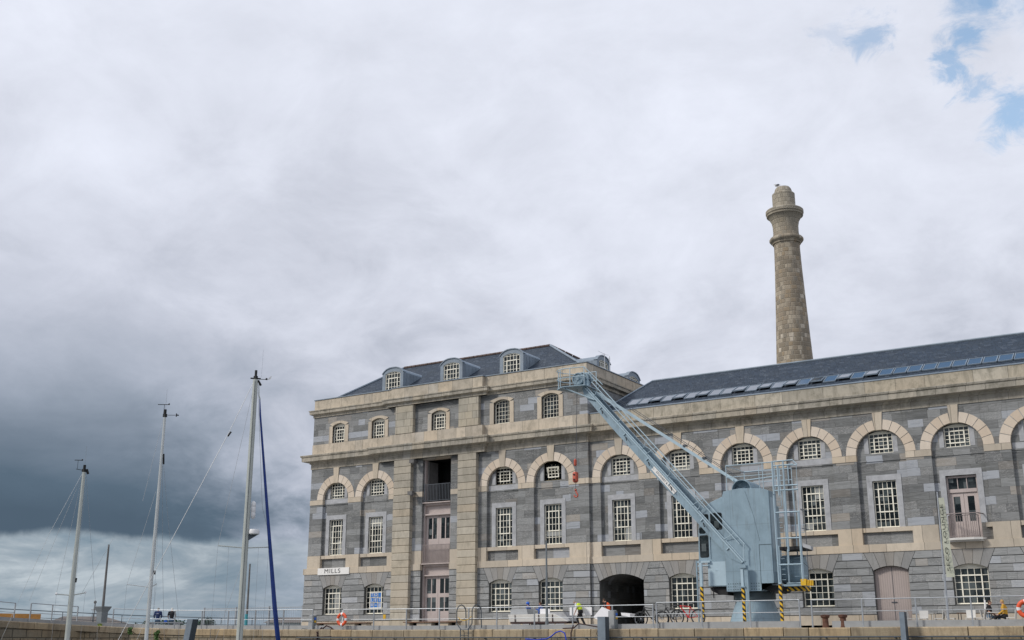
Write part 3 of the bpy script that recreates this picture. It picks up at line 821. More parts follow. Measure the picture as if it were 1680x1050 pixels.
# ================================================================== LONG WING
YW = 68.2
CW = [-34.5+4.31*i for i in range(9)]
wing = thing('long_wing_building', (-17, 68.2, .8), 'long lower grey stone wing with slate roof and skylights, behind the crane', 'mill wing')
XE = CW[-1]+2.155
KW = [(c, 1.44, i == 5) for i, c in enumerate(CW)]
piers = [(XR, CW[0]-1.44)] + [(CW[i]+1.44, CW[i+1]-1.44) for i in range(8)] + [(CW[-1]+1.44, XE)]
upper_bays(wing, KW, piers, YW, XR, XE)
ops = []
for i, c in enumerate(CW):
    if i == 0: ops.append((c-.02, 1.60, 3.90, .42, .8, 10))
    elif i == 2: continue
    elif i == 4: ops.append((c, .98, 4.02, .24, .8, 5))
    elif i == 6: ops.append((c, 1.1, 3.95, .35, .8, 7))
    else: ops.append((c, .94, 3.99, .25, 2.05, 5))
ground_floor(wing, YW, XR, XE, ops)
for i, c in enumerate(CW):
    if i != 5: window(wing, 'first', c, YW+.36, 6.47, **W_FIRST)
    if i in (1, 3, 5, 7, 8): window(wing, 'gf', c, YW+.24, 2.07, **W_GF)
m = MB(); m.box(XR+.0, XE, YW-.10, YW+.2, 5.052, 5.498); m.build('string_course', M['granite'], wing)
m = MB(); m.sweep([(XR, YW), (XE, YW), (XE, YW+12)], CORN); m.build('main_cornice', M['granite_old'], wing)
m = MB(); m.sweep([(XR, YW), (XE, YW), (XE, YW+12)], [(0, 14.30), (.03, 14.30), (.03, 15.12), (-.5, 15.12), (-.5, 14.3)])
m.build('parapet', mat_granite('wing_parapet_granite', (.45, .41, .335), w=4.2, lichen=.5, dark=.55), wing)
m = MB(); m.sweep([(XR, YW), (XE, YW), (XE, YW+12)], [(.06, 15.125), (.06, 15.18), (-.2, 15.26), (-.8, 15.26), (-.8, 15.125)]); m.build('lead_capping', M['lead'], wing)
m = MB(); m.box(XE-.5, XE, YW+.42, YW+12, .8, 14.5); m.box(XR, XE-.5, YW+11.5, YW+12, .8, 14.5); m.build('side_and_back_walls', M['ashlar'], wing)
for o in [o for o in kids(wing) if o.name.split('.')[0] in ('window', 'lunette_window')]:
    X = o.location.x+wing.location.x; Z = o.location.z+wing.location.z
    if abs(X-CW[1]) < .2 and Z > 10: blind(o, -.62, .62, .06, .34)
    if abs(X-CW[3]) < .2 and 6 < Z < 7: blind(o, -.6, -.1, .1, .5); blind(o, .1, .62, 1.9, 2.6)
    if abs(X-CW[0]) < .2 and 6 < Z < 7: blind(o, .2, .6, .08, .9)
# passage
m = MB(); c = CW[0]-.02
m.box(c-1.9, c-1.6, YW+.42, YW+11, .8, 3.95); m.box(c+1.6, c+1.9, YW+.42, YW+11, .8, 3.95)
N = 10; A = [(c-1.6+3.2*i/N, 3.9+.42*(1-(-1+2*i/N)**2)) for i in range(N+1)]
for i in range(N): m.prism([A[i], A[i+1], (A[i+1][0], 4.6), (A[i][0], 4.6)], YW+.42, YW+11)
m.box(c-1.9, c+1.9, YW+11, YW+11.2, .8, 4.6)
m.build('archway_passage', mat_ashlar('passage_stone', 1.55, .4375, 1.1, .6), wing)
# pink boarded door
c = CW[4]; N = 10
o = MB().prism([(c-.98, .82), (c+.98, .82)] + [(c+.98-1.96*i/N, 4.0+.24*(1-(1-2*i/N)**2)) for i in range(N+1)], YW+.22, YW+.3).build('boarded_double_door', M['boarddoor'], wing)
MB().box(c-.012, c+.012, YW+.205, YW+.22, .85, 4.2).box(c-.16, c+.16, YW+.18, YW+.22, 2.2, 2.25).build('handle', M['ironrail'], o)
c = CW[6]
MB().prism([(c-1.1, .82), (c+1.1, .82)] + [(c+1.1-2.2*i/N, 3.95+.33*(1-(1-2*i/N)**2)) for i in range(N+1)], YW+.24, YW+.32).build('dark_red_door', plain('dark_red_paint', (.10, .03, .028), .5), wing)
# first-floor balcony door
c = CW[5]
m = MB()
m.box(c-.84, c-.76, YW+.40, YW+.52, 5.6, 9.16); m.box(c+.76, c+.84, YW+.40, YW+.52, 5.6, 9.16)
for z0, z1 in ((9.05, 9.16), (8.22, 8.42)): m.box(c-.76, c+.76, YW+.38, YW+.52, z0, z1)
m.box(c-.27, c-.23, YW+.42, YW+.46, 8.42, 9.05); m.box(c+.23, c+.27, YW+.42, YW+.46, 8.42, 9.05)
fr_ = m.build('balcony_door_frame', M['pink'], wing)
MB().box(c-.76, c+.76, YW+.47, YW+.49, 8.42, 9.05).build('pane', M['glass'], fr_)
leaf(wing, c-.76, c-.008, YW+.46, 5.6, 8.22, [(c-.56, c-.2, 6.6, 8.0)], name='balcony_door')
leaf(wing, c+.008, c+.76, YW+.46, 5.6, 8.22, [(c+.2, c+.56, 6.6, 8.0)], name='balcony_door')
b = MB(); b.prism([(c-1.05, YW-.02), (c-.95, YW-.45), (c-.5, YW-.62), (c+.5, YW-.62), (c+.95, YW-.45), (c+1.05, YW-.02)], 5.5, 5.62, axis='z')
b.prism([(c-.98, YW-.02), (c-.9, YW-.4), (c+.9, YW-.4), (c+.98, YW-.02)], 5.42, 5.5, axis='z')
bo = b.build('balcony', M['plastic'], wing)
m = MB(); P = [(c-.78, YW-.1), (c-.78, YW-.4), (c-.4, YW-.5), (c+.4, YW-.5), (c+.78, YW-.4), (c+.78, YW-.1)]
for i in range(len(P)-1):
    n = 3 if i in (0, 4) else 4 if i in (1, 3) else 6
    for q in range(n):
        x = P[i][0]+(P[i+1][0]-P[i][0])*q/n; y = P[i][1]+(P[i+1][1]-P[i][1])*q/n; m.tube([(x, y, 5.62), (x, y, 6.85)], .016, 5)
for z in (5.72, 6.85): m.tube([(x, y, z) for x, y in P], .02, 5)
m.tube([(c-.95, YW-.1, 6.93), (c-.8, YW-.48, 6.95), (c, YW-.62, 6.95), (c+.8, YW-.48, 6.95), (c+1.0, YW+.15, 6.93)], .035, 6)
m.build('balcony_railing', M['pinkdark'], bo)
# roof
ye, zr_ = 69.3, 15.45
m = MB(); v = [m.bm.verts.new(q) for q in ((XR+.35, ye, zr_), (XE-.4, ye, zr_), (XE-.4, 79.5, zr_), (XR+.35, 79.5, zr_), (-34.75, 74.4, 18.38), (XE-.4, 74.4, 18.38))]
for f in ((0, 1, 5, 4), (1, 2, 5), (2, 3, 4, 5), (3, 0, 4), (3, 2, 1, 0)): m._f([v[i] for i in f])
wroof = m.build('roof', M['slate'], wing)
m = MB(); m.tube([(-34.75, 74.4, 18.42), (XE-.4, 74.4, 18.42)], .08, 6); m.tube([(-34.75, 74.4, 18.42), (XR+.35, ye, zr_+.05)], .06, 6); m.build('ridge_leads', M['lead'], wroof)
m = MB(); m.box(XR, XE-.4, 68.95, 69.35, 15.12, 15.3); m.build('gutter', M['lead'], wroof)
SL = (18.38-15.45)/(74.4-69.3); sa = math.atan(SL)
def skymesh():
    f = MB(); w, L = .80, 1.15
    f.box(0, .05, 0, L, 0, .09); f.box(w-.05, w, 0, L, 0, .09); f.box(.05, w-.05, 0, .05, 0, .08); f.box(.05, w-.05, L-.05, L, 0, .08)
    p = MB(); p.box(.05, w-.05, .05, L-.05, .05, .065)
    return f, p
f, p = skymesh(); sk0 = f.build('skylight', M['lead'], wing, local=True); sp0 = p.build('pane', M['roofglass'], sk0, local=True)
random.seed(11); i = 0; x = -34.6
while x < XE-1.5:
    if i == 0: so = sk0
    else:
        so = sk0.copy(); COL.objects.link(so); po = sp0.copy(); COL.objects.link(po); po.parent = so
    open_ = i in (2, 4, 6, 9, 11, 13, 15, 17, 19)
    so.location = Vector((x, 69.72, zr_+(69.72-ye)*SL+.03)) - root_loc(wing)
    so.rotation_euler = (sa, 0, 0)
    if open_:
        so.rotation_euler = (sa-R(7), 0, 0); so.location = so.location + Vector((0, 0, .14))
        so['label'] = 'skylight propped open'
    x += .862; i += 1

# ================================================================== SIGNS ON THE MILL
sg = thing('mills_sign', (-58.9, YF-.15, 4.98), 'white name board reading MILLS in black capitals at the mill corner', 'sign')
MB().box(-60.42, -57.30, YF-.15, YF-.105, 4.99, 5.50).build('board', M['sign'], sg)
text_obj('lettering', 'MILLS', .46, M['signblk'], sg, Matrix.Translation((-58.95, YF-.155, 5.245)) @ FRONT @ Matrix.Scale(1.28, 4, (1, 0, 0)), ext=.003, space=1.15)
tl = thing('to_let_poster', (-54.93, YF+.3, 2.5), 'blue and white TO LET letter cards in a ground floor window', 'poster')
pw, ph = 1.84-.05, 1.95-.05
m = MB(); cards = []
for r_ in range(3):
    for c_ in range(3):
        x0 = -54.93-.92+.025+pw*(c_+1)/5+.035; x1 = x0+pw/5-.07; z1 = 2.07+.025+ph*(4-r_)/5-.035; z0 = z1-ph/5+.07
        m.box(x0, x1, YF+.225, YF+.232, z0, z1); cards.append(((x0+x1)/2, (z0+z1)/2))
m.build('cards', M['poster'], tl)
m = MB()
for i, ch in enumerate('TO LET'):
    if ch == ' ': continue
    j = {0: 0, 1: 1, 3: 3, 4: 4, 5: 5}[i]
    text_obj('letter', ch, .33, M['sign'], tl, Matrix.Translation((cards[j][0], YF+.221, cards[j][1])) @ FRONT, ext=.002)
for j, n in ((6, 3), (7, 1), (8, 4)):
    for q in range(n): m.box(cards[j][0]-.10, cards[j][0]+.11, YF+.219, YF+.223, cards[j][1]+.09-.07*q if n > 1 else cards[j][1], cards[j][1]+.12-.07*q if n > 1 else cards[j][1]+.03)
m.build('small_print', M['sign'], tl)
solo(MB().box(-53.95, -53.72, YF-.09, YF-.058, 1.68, 1.98).box(-53.9, -53.77, YF-.1, YF-.09, 1.74, 1.92), 'wall_plaque', M['yellow'], 'small ochre notice fixed low on the wall right of the TO LET window', 'plaque', origin=(-53.83, YF-.06, 1.68))

# ================================================================== CHIMNEY
CX, CY = -33.9, 105.0
ch = thing('stone_chimney', (CX, CY, .8), 'tall round brown stone factory chimney with a ringed crown, rising behind the long wing', 'chimney')
mc = mat_chimney(CX, CY)
prof = [(2.9, .8)] + [(1.72+(2.9-1.72)*((26.3-z)/25.5)**1.15, z) for z in (6, 12, 18, 24)] + [(1.72, 26.3), (1.5, 31), (1.31, 35.5), (1.25, 37.6), (1.27, 38.0)]
MB().lathe(prof, (CX, CY, 0), 40).build('shaft', mc, ch, smooth='auto')
MB().lathe([(1.25, 38.0), (1.38, 38.05), (1.42, 38.22), (1.56, 38.28), (1.66, 38.42), (1.66, 38.56), (1.56, 38.7), (1.32, 38.76), (1.24, 39.2), (1.25, 39.9), (1.34, 40.4), (1.5, 40.7), (1.66, 40.95), (1.78, 41.0), (1.79, 41.1), (1.74, 41.14), (1.85, 41.26), (1.85, 41.55), (1.78, 41.62), (1.2, 41.75)], (CX, CY, 0), 40).build('crown', mc, ch, smooth='auto')
MB().lathe([(1.18, 41.75), (1.12, 42.0), (1.12, 43.35), (1.05, 43.42), (.9, 43.5), (.8, 43.9), (.66, 44.1), (.4, 44.2)], (CX, CY, 0), 32).build('cap', mc, ch, smooth='auto')
g = thing('seagull', (-34.35, 104.6, 44.1), 'white and grey gull perched on the very top of the chimney', 'bird')
m = MB(); m.ball((-34.35, 104.6, 44.32), .24, .11, .12, 10); m.ball((-34.56, 104.6, 44.47), .075); m.tube([(-34.5, 104.6, 44.36), (-34.56, 104.6, 44.46)], .06, 6); m.tube([(-34.34, 104.6, 44.1), (-34.34, 104.6, 44.25)], .012, 4); m.tube([(-34.62, 104.6, 44.46), (-34.7, 104.6, 44.44)], [.02, .005], 4)
m.tube([(-34.2, 104.6, 44.33), (-33.98, 104.6, 44.3)], [.07, .02], 5)
m.build('body', M['white'], g, smooth=True)
m = MB(); m.ball((-34.28, 104.51, 44.35), .22, .04, .09, 8); m.build('wing', M['ironrail'], g, smooth=True)
# ================================================================== SKY, LIGHT, CAMERA
SUN_DIR = Vector((-.52, -.62, .62)).normalized()
sun_el = math.asin(SUN_DIR.z); sun_rot = math.atan2(SUN_DIR.x, SUN_DIR.y)
w = bpy.data.worlds.new('World'); S.world = w; w.use_nodes = True
t = NT(w.node_tree); bg = w.node_tree.nodes['Background']; BS = .1
tc = t.node('ShaderNodeTexCoord'); D = t.vm('NORMALIZE', tc.outputs['Generated'], None)
sp = t.node('ShaderNodeSeparateXYZ'); t.l.new(D, sp.inputs[0]); dx, dy, dz = sp.outputs
az = t.m('MULTIPLY', t.m('ARCTAN2', dx, dy), 57.2958)
zc = t.m('MAXIMUM', dz, 0.0)
den = t.m('ADD', zc, .42)
cl = t.xyz(t.m('DIVIDE', dx, den), t.m('DIVIDE', dy, den), 0.0)
n1 = t.noise(cl, 2.4, 9.0, .61, .2)
n2 = t.noise(t.vm('ADD', cl, (7.3, 2.1, .4)), 7.5, 7.0, .6, .5)
n3 = t.noise(t.vm('ADD', cl, (1.3, 9.1, .4)), .55, 3.0, .5, .3)
lump = t.m('SUBTRACT', t.m('ADD', t.m('MULTIPLY', n1, .65), t.m('MULTIPLY', n2, .35)), .5)
amp = t.mr(zc, .17, .40, .05, .46)
lay = t.m('SUBTRACT', t.noise(t.xyz(t.m('MULTIPLY', az, .07), t.m('MULTIPLY', zc, 17.0), 9.0), 1.0, 6.0, .55, .4), .5)
zz = t.m('ADD', t.m('ADD', zc, t.m('MULTIPLY', lump, amp)), t.m('MULTIPLY', lay, .05))
zz = t.m('MAXIMUM', zz, .095)
right = t.mr(t.m('ADD', az, t.m('MULTIPLY', lump, 16.0)), -52.0, -33.0, 0, 1, True)
zr = t.m('MAXIMUM', zz, t.m('MULTIPLY_ADD', lump, .75, t.mr(zc, .2, .5, .34, .50)))
mixz = t.node('ShaderNodeMix', data_type='FLOAT'); t.put(mixz.inputs[0], right); t.put(mixz.inputs[2], zz); t.put(mixz.inputs[3], zr)
c = t.ramp(mixz.outputs[0], [(.092, (.082, .122, .165)), (.125, (.106, .154, .204)), (.155, (.185, .232, .290)), (.19, (.305, .352, .42)), (.225, (.425, .465, .54)), (.27, (.525, .555, .63)), (.33, (.635, .66, .735)), (.42, (.73, .755, .83)), (.55, (.80, .825, .90)), (.72, (.83, .855, .93))])
md = t.m('ADD', 1.0, t.m('MULTIPLY', t.m('ADD', t.m('MULTIPLY', lump, 1.0), t.m('MULTIPLY', lay, .2)), t.mr(zc, .12, .34, .22, .50)))
sc_ = t.node('ShaderNodeVectorMath', operation='SCALE'); t.put(sc_.inputs[0], c); t.put(sc_.inputs[3], md); c = t.vm('MULTIPLY', sc_.outputs[0], (.99, 1.0, 1.03))
# low light bands under the dark bank
az6 = t.m('MULTIPLY', az, .10)
ns = t.noise(t.xyz(t.m('MULTIPLY', az, .16), t.m('MULTIPLY', zc, 30.0), 3.0), 1.0, 8.0, .62, .5)
low = t.ramp(ns, [(.28, (.175, .25, .32)), (.42, (.27, .345, .41)), (.52, (.37, .435, .49)), (.60, (.48, .545, .595)), (.74, (.62, .665, .70))])
edge = t.noise(t.xyz(t.m('MULTIPLY', az, .35), t.m('MULTIPLY', zc, 14.0), 0.0), 1.0, 6.0, .6)
e0 = t.m('ADD', .074, t.m('MULTIPLY', edge, .020))
fl = t.mr(t.m('SUBTRACT', zc, e0), -.005, .004, 1.0, 0.0, True)
c = t.mix(t.m('MULTIPLY', fl, t.m('SUBTRACT', 1.0, right)), c, low)
# blue gaps in the cloud
nb = t.noise(t.vm('ADD', cl, (4.0, 1.0, 2.0)), 22.0, 8.0, .66, .5)
gap = None
for (ax_, el_, rr_, am_) in ((-7.1, 28.9, .028, 1.0), (-8.1, 27.5, .020, .95), (-9.0, 26.3, .015, .85), (-8.2, 25.1, .012, .7), (-6.7, 23.6, .019, .9), (-12.7, 28.2, .017, .7), (-14.8, 28.4, .012, .25), (-4.0, 31.0, .06, 1.0)):
    v_ = (math.sin(R(ax_))*math.cos(R(el_)), math.cos(R(ax_))*math.cos(R(el_)), math.sin(R(el_)))
    dd = t.node('ShaderNodeVectorMath', operation='DISTANCE'); t.put(dd.inputs[0], D); dd.inputs[1].default_value = v_
    g_ = t.m('MULTIPLY', t.mr(t.m('ADD', dd.outputs['Value'], t.m('MULTIPLY', t.m('SUBTRACT', nb, .5), .11)), rr_*1.45, -rr_*.15, 0, 1, True), am_*.9)
    gap = g_ if gap is None else t.m('MAXIMUM', gap, g_)
hi = t.m('MULTIPLY', t.mr(az, -26.5, -23.5, 0, 1, True), t.mr(dz, .56, .61, 0, 1, True)); hi = t.m('MULTIPLY', hi, t.mr(az, 40.0, 70.0, 1, 0))
gap = t.m('MAXIMUM', gap, hi)
sky = t.node('ShaderNodeTexSky', sky_type='NISHITA'); sky.sun_disc = False
sky.sun_elevation = sun_el; sky.sun_rotation = sun_rot; sky.air_density = 1.2; sky.dust_density = .4
c10 = t.vm('SCALE', c, None); c10.node.inputs[3].default_value = 1/BS
skb = t.vm('MULTIPLY', sky.outputs[0], (1.9, 2.0, 1.95))
c = t.mix(gap, c10, skb)
t.put(bg.inputs[0], c); bg.inputs[1].default_value = BS
sun = bpy.data.lights.new('sun', 'SUN'); sun.energy = 2.2; sun.angle = R(10); sun.color = (1.0, .955, .89)
so = bpy.data.objects.new('sun', sun); COL.objects.link(so); so.rotation_euler = SUN_DIR.to_track_quat('Z', 'Y').to_euler()
cam = bpy.data.cameras.new('camera'); co = bpy.data.objects.new('camera', cam); COL.objects.link(co)
cam.sensor_width = 36; cam.lens = 1870/1680*36; cam.clip_end = 6000; cam.clip_start = .2
co.rotation_euler = (R(90+15.8085), 0, R(32.2149)); S.camera = co
S.view_settings.view_transform = 'Standard'; S.view_settings.look = 'None'; S.view_settings.exposure = 0.0; S.view_settings.gamma = 1
S.render.engine = 'CYCLES'

# ================================================================== GROUND, QUAY, WATER
def flat(name, pts, mat, kind='structure'):
    m = MB(); v = [m.bm.verts.new(p) for p in pts]; f = m._f(v); bmesh.ops.triangulate(m.bm, faces=[f])
    o = m.build(name, mat); o['kind'] = kind; return o
flat('water', [(-3000, -800, -3.0), (3000, -800, -3.0), (3000, 3500, -3.0), (-3000, 3500, -3.0)], M['water'])
QP = [(40, 55, .70), (-26, 55, .70), (-40.5, 55, .71), (-49.4, 54.8, .78), (-60.3, 54.7, .88), (-65.0, 54.1, 1.0), (-67.0, 51.4, 1.16), (-65.2, 46.3, 1.25), (-63.8, 43.2, 1.31), (-60.4, 35, 1.42), (-54, 20, 1.5), (-50, 5, 1.5)]
def q_at(s):
    """point on the quay edge at distance s from its right end, plus inward normal"""
    for i in range(len(QP)-1):
        a, b = Vector(QP[i]), Vector(QP[i+1]); L = (b-a).length
        if s <= L or i == len(QP)-2:
            p = a+(b-a)*min(1, s/L); d = (b-a).normalized(); return p, Vector((d.y, -d.x, 0))*1.0, d
        s -= L
QL = sum((Vector(QP[i+1])-Vector(QP[i])).length for i in range(len(QP)-1))
def s_of_x(x): return 40-x      # valid on the straight part
def inward(p, n, k): return p+Vector((n.x, n.y, 0))*k
# inward must point to land (+Y on the straight part)
q = q_at(10)[1]; SGN = 1 if q.y > 0 else -1
def Q(s, k=0.0, dz=0.0):
    p, n, d = q_at(s); return Vector((p.x+n.x*k*SGN, p.y+n.y*k*SGN, p.z+dz))
SS = [i*1.5 for i in range(int(QL/1.5)+1)]
g = MB(); vs = [g.bm.verts.new(Q(s, .8, .10)) for s in SS]
far = [g.bm.verts.new((max(-160, Q(s).x*2.2-10 if s > 92 else Q(s).x), 140 if s <= 92 else max(5, 140-(s-92)*3), .8)) for s in SS]
for i in range(len(SS)-1): g._f([vs[i], vs[i+1], far[i+1], far[i]])
gr = g.build('quay_pavement', M['pave']); gr['kind'] = 'structure'
flat('far_shore', [(-420, 60, -1.0), (-125, 80, -1.0), (-108, 105, -1.0), (-108, 420, -1.0), (-420, 420, -1.0)], M['farleaf'])
qw = thing('quay_wall', (-30, 55, -3.0), 'stone harbour quay wall with big brown-buff coping blocks along the bottom of the view', 'quay wall')
random.seed(5); m = MB(); s = 0.0
while s < QL-1:
    L = random.choice((1.25, 1.6, 2.0, 2.3, 2.6)); e = min(s+L, QL-.5); g_ = .022
    a, b = Q(s+g_), Q(e-g_); ai, bi = Q(s+g_, .9), Q(e-g_, .9); dzv = random.uniform(-.012, .012); o_ = random.uniform(-.012, .012)
    h = .40; c_ = .05
    ring = lambda p, pi, dp: [(p.x, p.y, p.z-h), (p.x, p.y, p.z-c_+dzv), ((p.x*(1-.055)+pi.x*.055), (p.y*(1-.055)+pi.y*.055), p.z+dzv), (pi.x, pi.y, pi.z+dzv), (pi.x, pi.y, pi.z-h)]
    A = [m.bm.verts.new(q) for q in ring(a, ai, 0)]; B = [m.bm.verts.new(q) for q in ring(b, bi, 0)]
    for i in range(5): m._f([A[i], A[(i+1) % 5], B[(i+1) % 5], B[i]])
    m._f(A[::-1]); m._f(B)
    s = e
m.build('coping', M['coping'], qw)
m = MB(); rows = [(.06, -.40), (.05, -.46), (.035, -.46), (.0, -5.2)]
for i in range(len(SS)-1):
    for j in range(3):
        (k0, z0), (k1, z1) = rows[j], rows[j+1]
        m._f([m.bm.verts.new(q) for q in (Q(SS[i], k0, z0), Q(SS[i+1], k0, z0), Q(SS[i+1], k1, z1), Q(SS[i], k1, z1))])
bmesh.ops.remove_doubles(m.bm, verts=m.bm.verts, dist=.001)
m.build('wall_face', M['quaywall'], qw)
# pale concrete upstand
kerb = MB(); S0 = [s for s in SS if not (57.0 < s < 58.4)]
def strip(mb, ss, k0, k1, z0, z1):
    P = [(Q(s, k0, z0), Q(s, k0, z1), Q(s, k1, z1), Q(s, k1, z0)) for s in ss]
    R_ = [[mb.bm.verts.new(q) for q in p] for p in P]
    for i in range(len(R_)-1):
        for j in range(4): mb._f([R_[i][j], R_[i][(j+1) % 4], R_[i+1][(j+1) % 4], R_[i+1][j]])
    mb._f(R_[0][::-1]); mb._f(R_[-1])
strip(kerb, [s for s in SS if s <= 57.2], .5, .8, -.02, .29); strip(kerb, [58.6]+[s for s in SS if 58.6 < s <= 66], .5, .8, -.02, .31); strip(kerb, [66.01]+[s for s in SS if s > 66.1], .5, .8, -.02, .245)
solo(kerb, 'concrete_kerb', M['concrete'], 'long pale grey concrete upstand behind the quay coping stones and railing', 'kerb', origin=(-30, 55.6, .7))
m = MB(); m.tube([(20, 54.88, .27), (-25, 54.88, .26), (-50.2, 54.72, .31)], .035, 6); m.tube([(20, 54.9, .12), (-25, 54.9, .12), (-50.2, 54.75, .15)], .02, 5)
for i in range(22): m.box(18-3.2*i, 18.06-3.2*i, 54.84, 55.03, .20, .24)
solo(m, 'service_pipe', M['steeldark'], 'thin dark service pipe clipped along the face of the quay just under the coping', 'pipe', origin=(-20, 54.88, .2))

# ------------------------------------------------------------------ railings
def rail_section(pts, zt, zm, label, ext=0.0, rr=.026, col='galv'):
    """pts: list of base points (Vector)"""
    c0 = pts[len(pts)//2]
    t_ = thing('quay_railing', tuple(c0), label, 'railing', 'steel railings along the quay edge')
    top = MB(); top.tube([p+Vector((0, 0, zt)) for p in pts], rr, 6); top.build('handrail', M[col], t_)
    mid = MB(); mid.tube([p+Vector((0, 0, zm)) for p in pts], .018, 6); mid.build('mid_rail', M[col], t_)
    for p in pts:
        b = MB(); b.box(p.x-.028, p.x+.028, p.y-.05, p.y+.01, p.z-.0, p.z+zt-.02); b.box(p.x-.06, p.x+.06, p.y-.09, p.y+.06, p.z, p.z+.02); b.build('post', M[col], t_)
    return t_
rail_section([Vector((x, 55.25, .70)) for x in (-17.85, -15.45, -13.0, -10.6, -8.25, -5.9, -3.5, -1.1, 1.3, 3.7, 6.1)], 1.27, .72, 'right-hand galvanised quay railing, running in front of the pink boarded door and cafe tables')
rail_section([Vector((x, 55.25, .70)) for x in (-26.0, -23.5, -20.95, -18.45)], 1.29, .72, 'short galvanised quay railing directly in front of the crane base')
sA = [s_of_x(x) for x in (-26.2, -28.55, -30.95, -33.35, -35.8, -37.7, -39.75, -42.1, -44.5, -46.85)]
rail_section([Q(s, .25, 0) for s in sA], 1.19, .60, 'galvanised quay railing in front of the mill doors, right of the orange lifebuoy')
rail_section([Q(s_of_x(-46.85)+2.4*i, .25, 0) for i in range(1, 9)], 1.19, .60, 'galvanised quay railing left of the mill corner, behind the tallest yacht mast')
s9 = s_of_x(-46.85)+2.4*8
rail_section([Q(s9+2.3*i, .35, 0) for i in range(1, 4)], 1.19, .60, 'bent galvanised quay railing round the quay corner beside the tapered post base')
rail_section([Q(s9+8.4+2.4*i, .45, 0) for i in range(0, 8)], 1.12, .55, 'left-most galvanised quay railing in front of the ochre timber beam')
def fenc(P, label, zt=1.1):
    t_ = thing('back_railing', tuple(P[0]), label, 'railing')
    m = MB(); m.tube([p+Vector((0, 0, zt)) for p in P], .03, 5); m.tube([p+Vector((0, 0, zt*.5)) for p in P], .02, 5); m.build('rails', M['steeldark'], t_)
    for i in range(len(P)-1):
        n = max(1, int((P[i+1]-P[i]).length/2.2))
        for k in range(n):
            p = P[i].lerp(P[i+1], k/n); MB().tube([p, p+Vector((0, 0, zt))], .028, 5).build('post', M['steeldark'], t_)
fenc([Vector(p) for p in ((-76, 44, 1.35), (-74.4, 50.5, 1.3), (-73.5, 60.5, 1.05), (-71.5, 63.5, .95), (-68, 65.5, .85), (-62.4, 66.5, .8))], 'low dark railing along the far side of the quay behind the seated couple', 1.0)
t_ = thing('bar_fence', (-66.5, 68, .8), 'tall grey vertical bar fence joining the left corner of the mill', 'fence')
m = MB(); m.box(-72.6, -61.8, 67.97, 68.03, 2.62, 2.68); m.box(-72.6, -61.8, 67.97, 68.03, .95, 1.0); m.build('rails', M['galv'], t_)
m = MB()
for i in range(58): m.tube([(-72.5+.186*i, 68, .8), (-72.5+.186*i, 68, 2.68)], .014, 4)
m.build('bars', M['galv'], t_)
for x in (-72.6, -69.0, -65.4, -61.9): MB().box(x-.05, x+.05, 67.94, 68.06, .8, 2.76).build('post', M['galv'], t_)

# ------------------------------------------------------------------ poles & posts on the quay
p1 = thing('banded_pole', (-68.8, 54.9, 1.0), 'tall bare brown-grey pole on a flared square plinth at the far left quay corner', 'pole')
MB().tube([(-68.8, 54.9, 2.4), (-68.8, 54.9, 6.78)], [.095, .06], 10).build('pole', M['polebrown'], p1)
m = MB(); 
for a, b, za, zb in ((.24, .27, 1.0, 2.1), (.27, .42, 2.1, 2.42), (.42, .42, 2.42, 2.47)):
    m.hexa([(-68.8-a, 54.9-a, za), (-68.8-a, 54.9+a, za), (-68.8+a, 54.9+a, za), (-68.8+a, 54.9-a, za), (-68.8-b, 54.9-b, zb), (-68.8-b, 54.9+b, zb), (-68.8+b, 54.9+b, zb), (-68.8+b, 54.9-b, zb)])
m.build('plinth', M['lampgrey'], p1)
p2 = thing('slim_pole', (-62.1, 62.3, .8), 'slim bare grey pole with a short teal sleeve behind the tallest yacht mast', 'pole')
MB().tube([(-62.1, 62.3, .8), (-62.1, 62.3, 5.6)], [.09, .055], 8).build('pole', M['polebrown'], p2)
MB().tube([(-62.12, 62.28, .8), (-62.12, 62.28, 2.0)], .115, 10).build('sleeve', plain('teal_paint', (.05, .28, .32), .5), p2)
m = MB(); m.tube([(-33.6, 57, .8), (-33.6, 57, 3.2), (-33.6, 57, 5.62)], [.085, .06, .045], 10); m.tube([(-33.6, 57, .8), (-33.6, 57, 1.2)], .10, 10)
solo(m, 'lamp_post', M['lampgrey'], 'plain slim grey lamp post in front of the mill beside the white trailer', 'post', origin=(-33.6, 57, .8), smooth='auto')
fp = thing('banner_pole', (-12.2, 58, .8), 'tall steel flagpole with a long pale green SECO LOUNGE banner', 'flagpole')
MB().tube([(-12.22, 58, .8), (-12.20, 58, 3.0), (-12.14, 58, 7.05)], [.06, .05, .035], 10).build('pole', M['galv'], fp)
m = MB(); N = 14
for i in range(N):
    z0, z1 = 3.0+3.75*i/N, 3.0+3.75*(i+1)/N; f = lambda z: .37-.12*(z-3)/3.75; yv = lambda z: 57.96+.03*math.sin(z*2.5)
    m.hexa([(-12.1, yv(z0)-.004, z0), (-12.1, yv(z0)+.004, z0), (-12.1+f(z0), yv(z0)+.044, z0), (-12.1+f(z0), yv(z0)+.036, z0), (-12.1, yv(z1)-.004, z1), (-12.1, yv(z1)+.004, z1), (-12.1+f(z1), yv(z1)+.044, z1), (-12.1+f(z1), yv(z1)+.036, z1)])
bo = m.build('banner', M['banner'], fp)
text_obj('lettering', 'SECO LOUNGE', .21, M['bannerink'], bo, Matrix.Translation((-11.955, 57.90, 4.85)) @ Matrix.Rotation(R(-1), 4, 'Y') @ FRONT @ Matrix.Rotation(R(90), 4, 'Z') @ Matrix.Scale(2.0, 4, (1, 0, 0)), ext=.003, space=1.15)
bo2 = [o for o in kids(bo)][0]
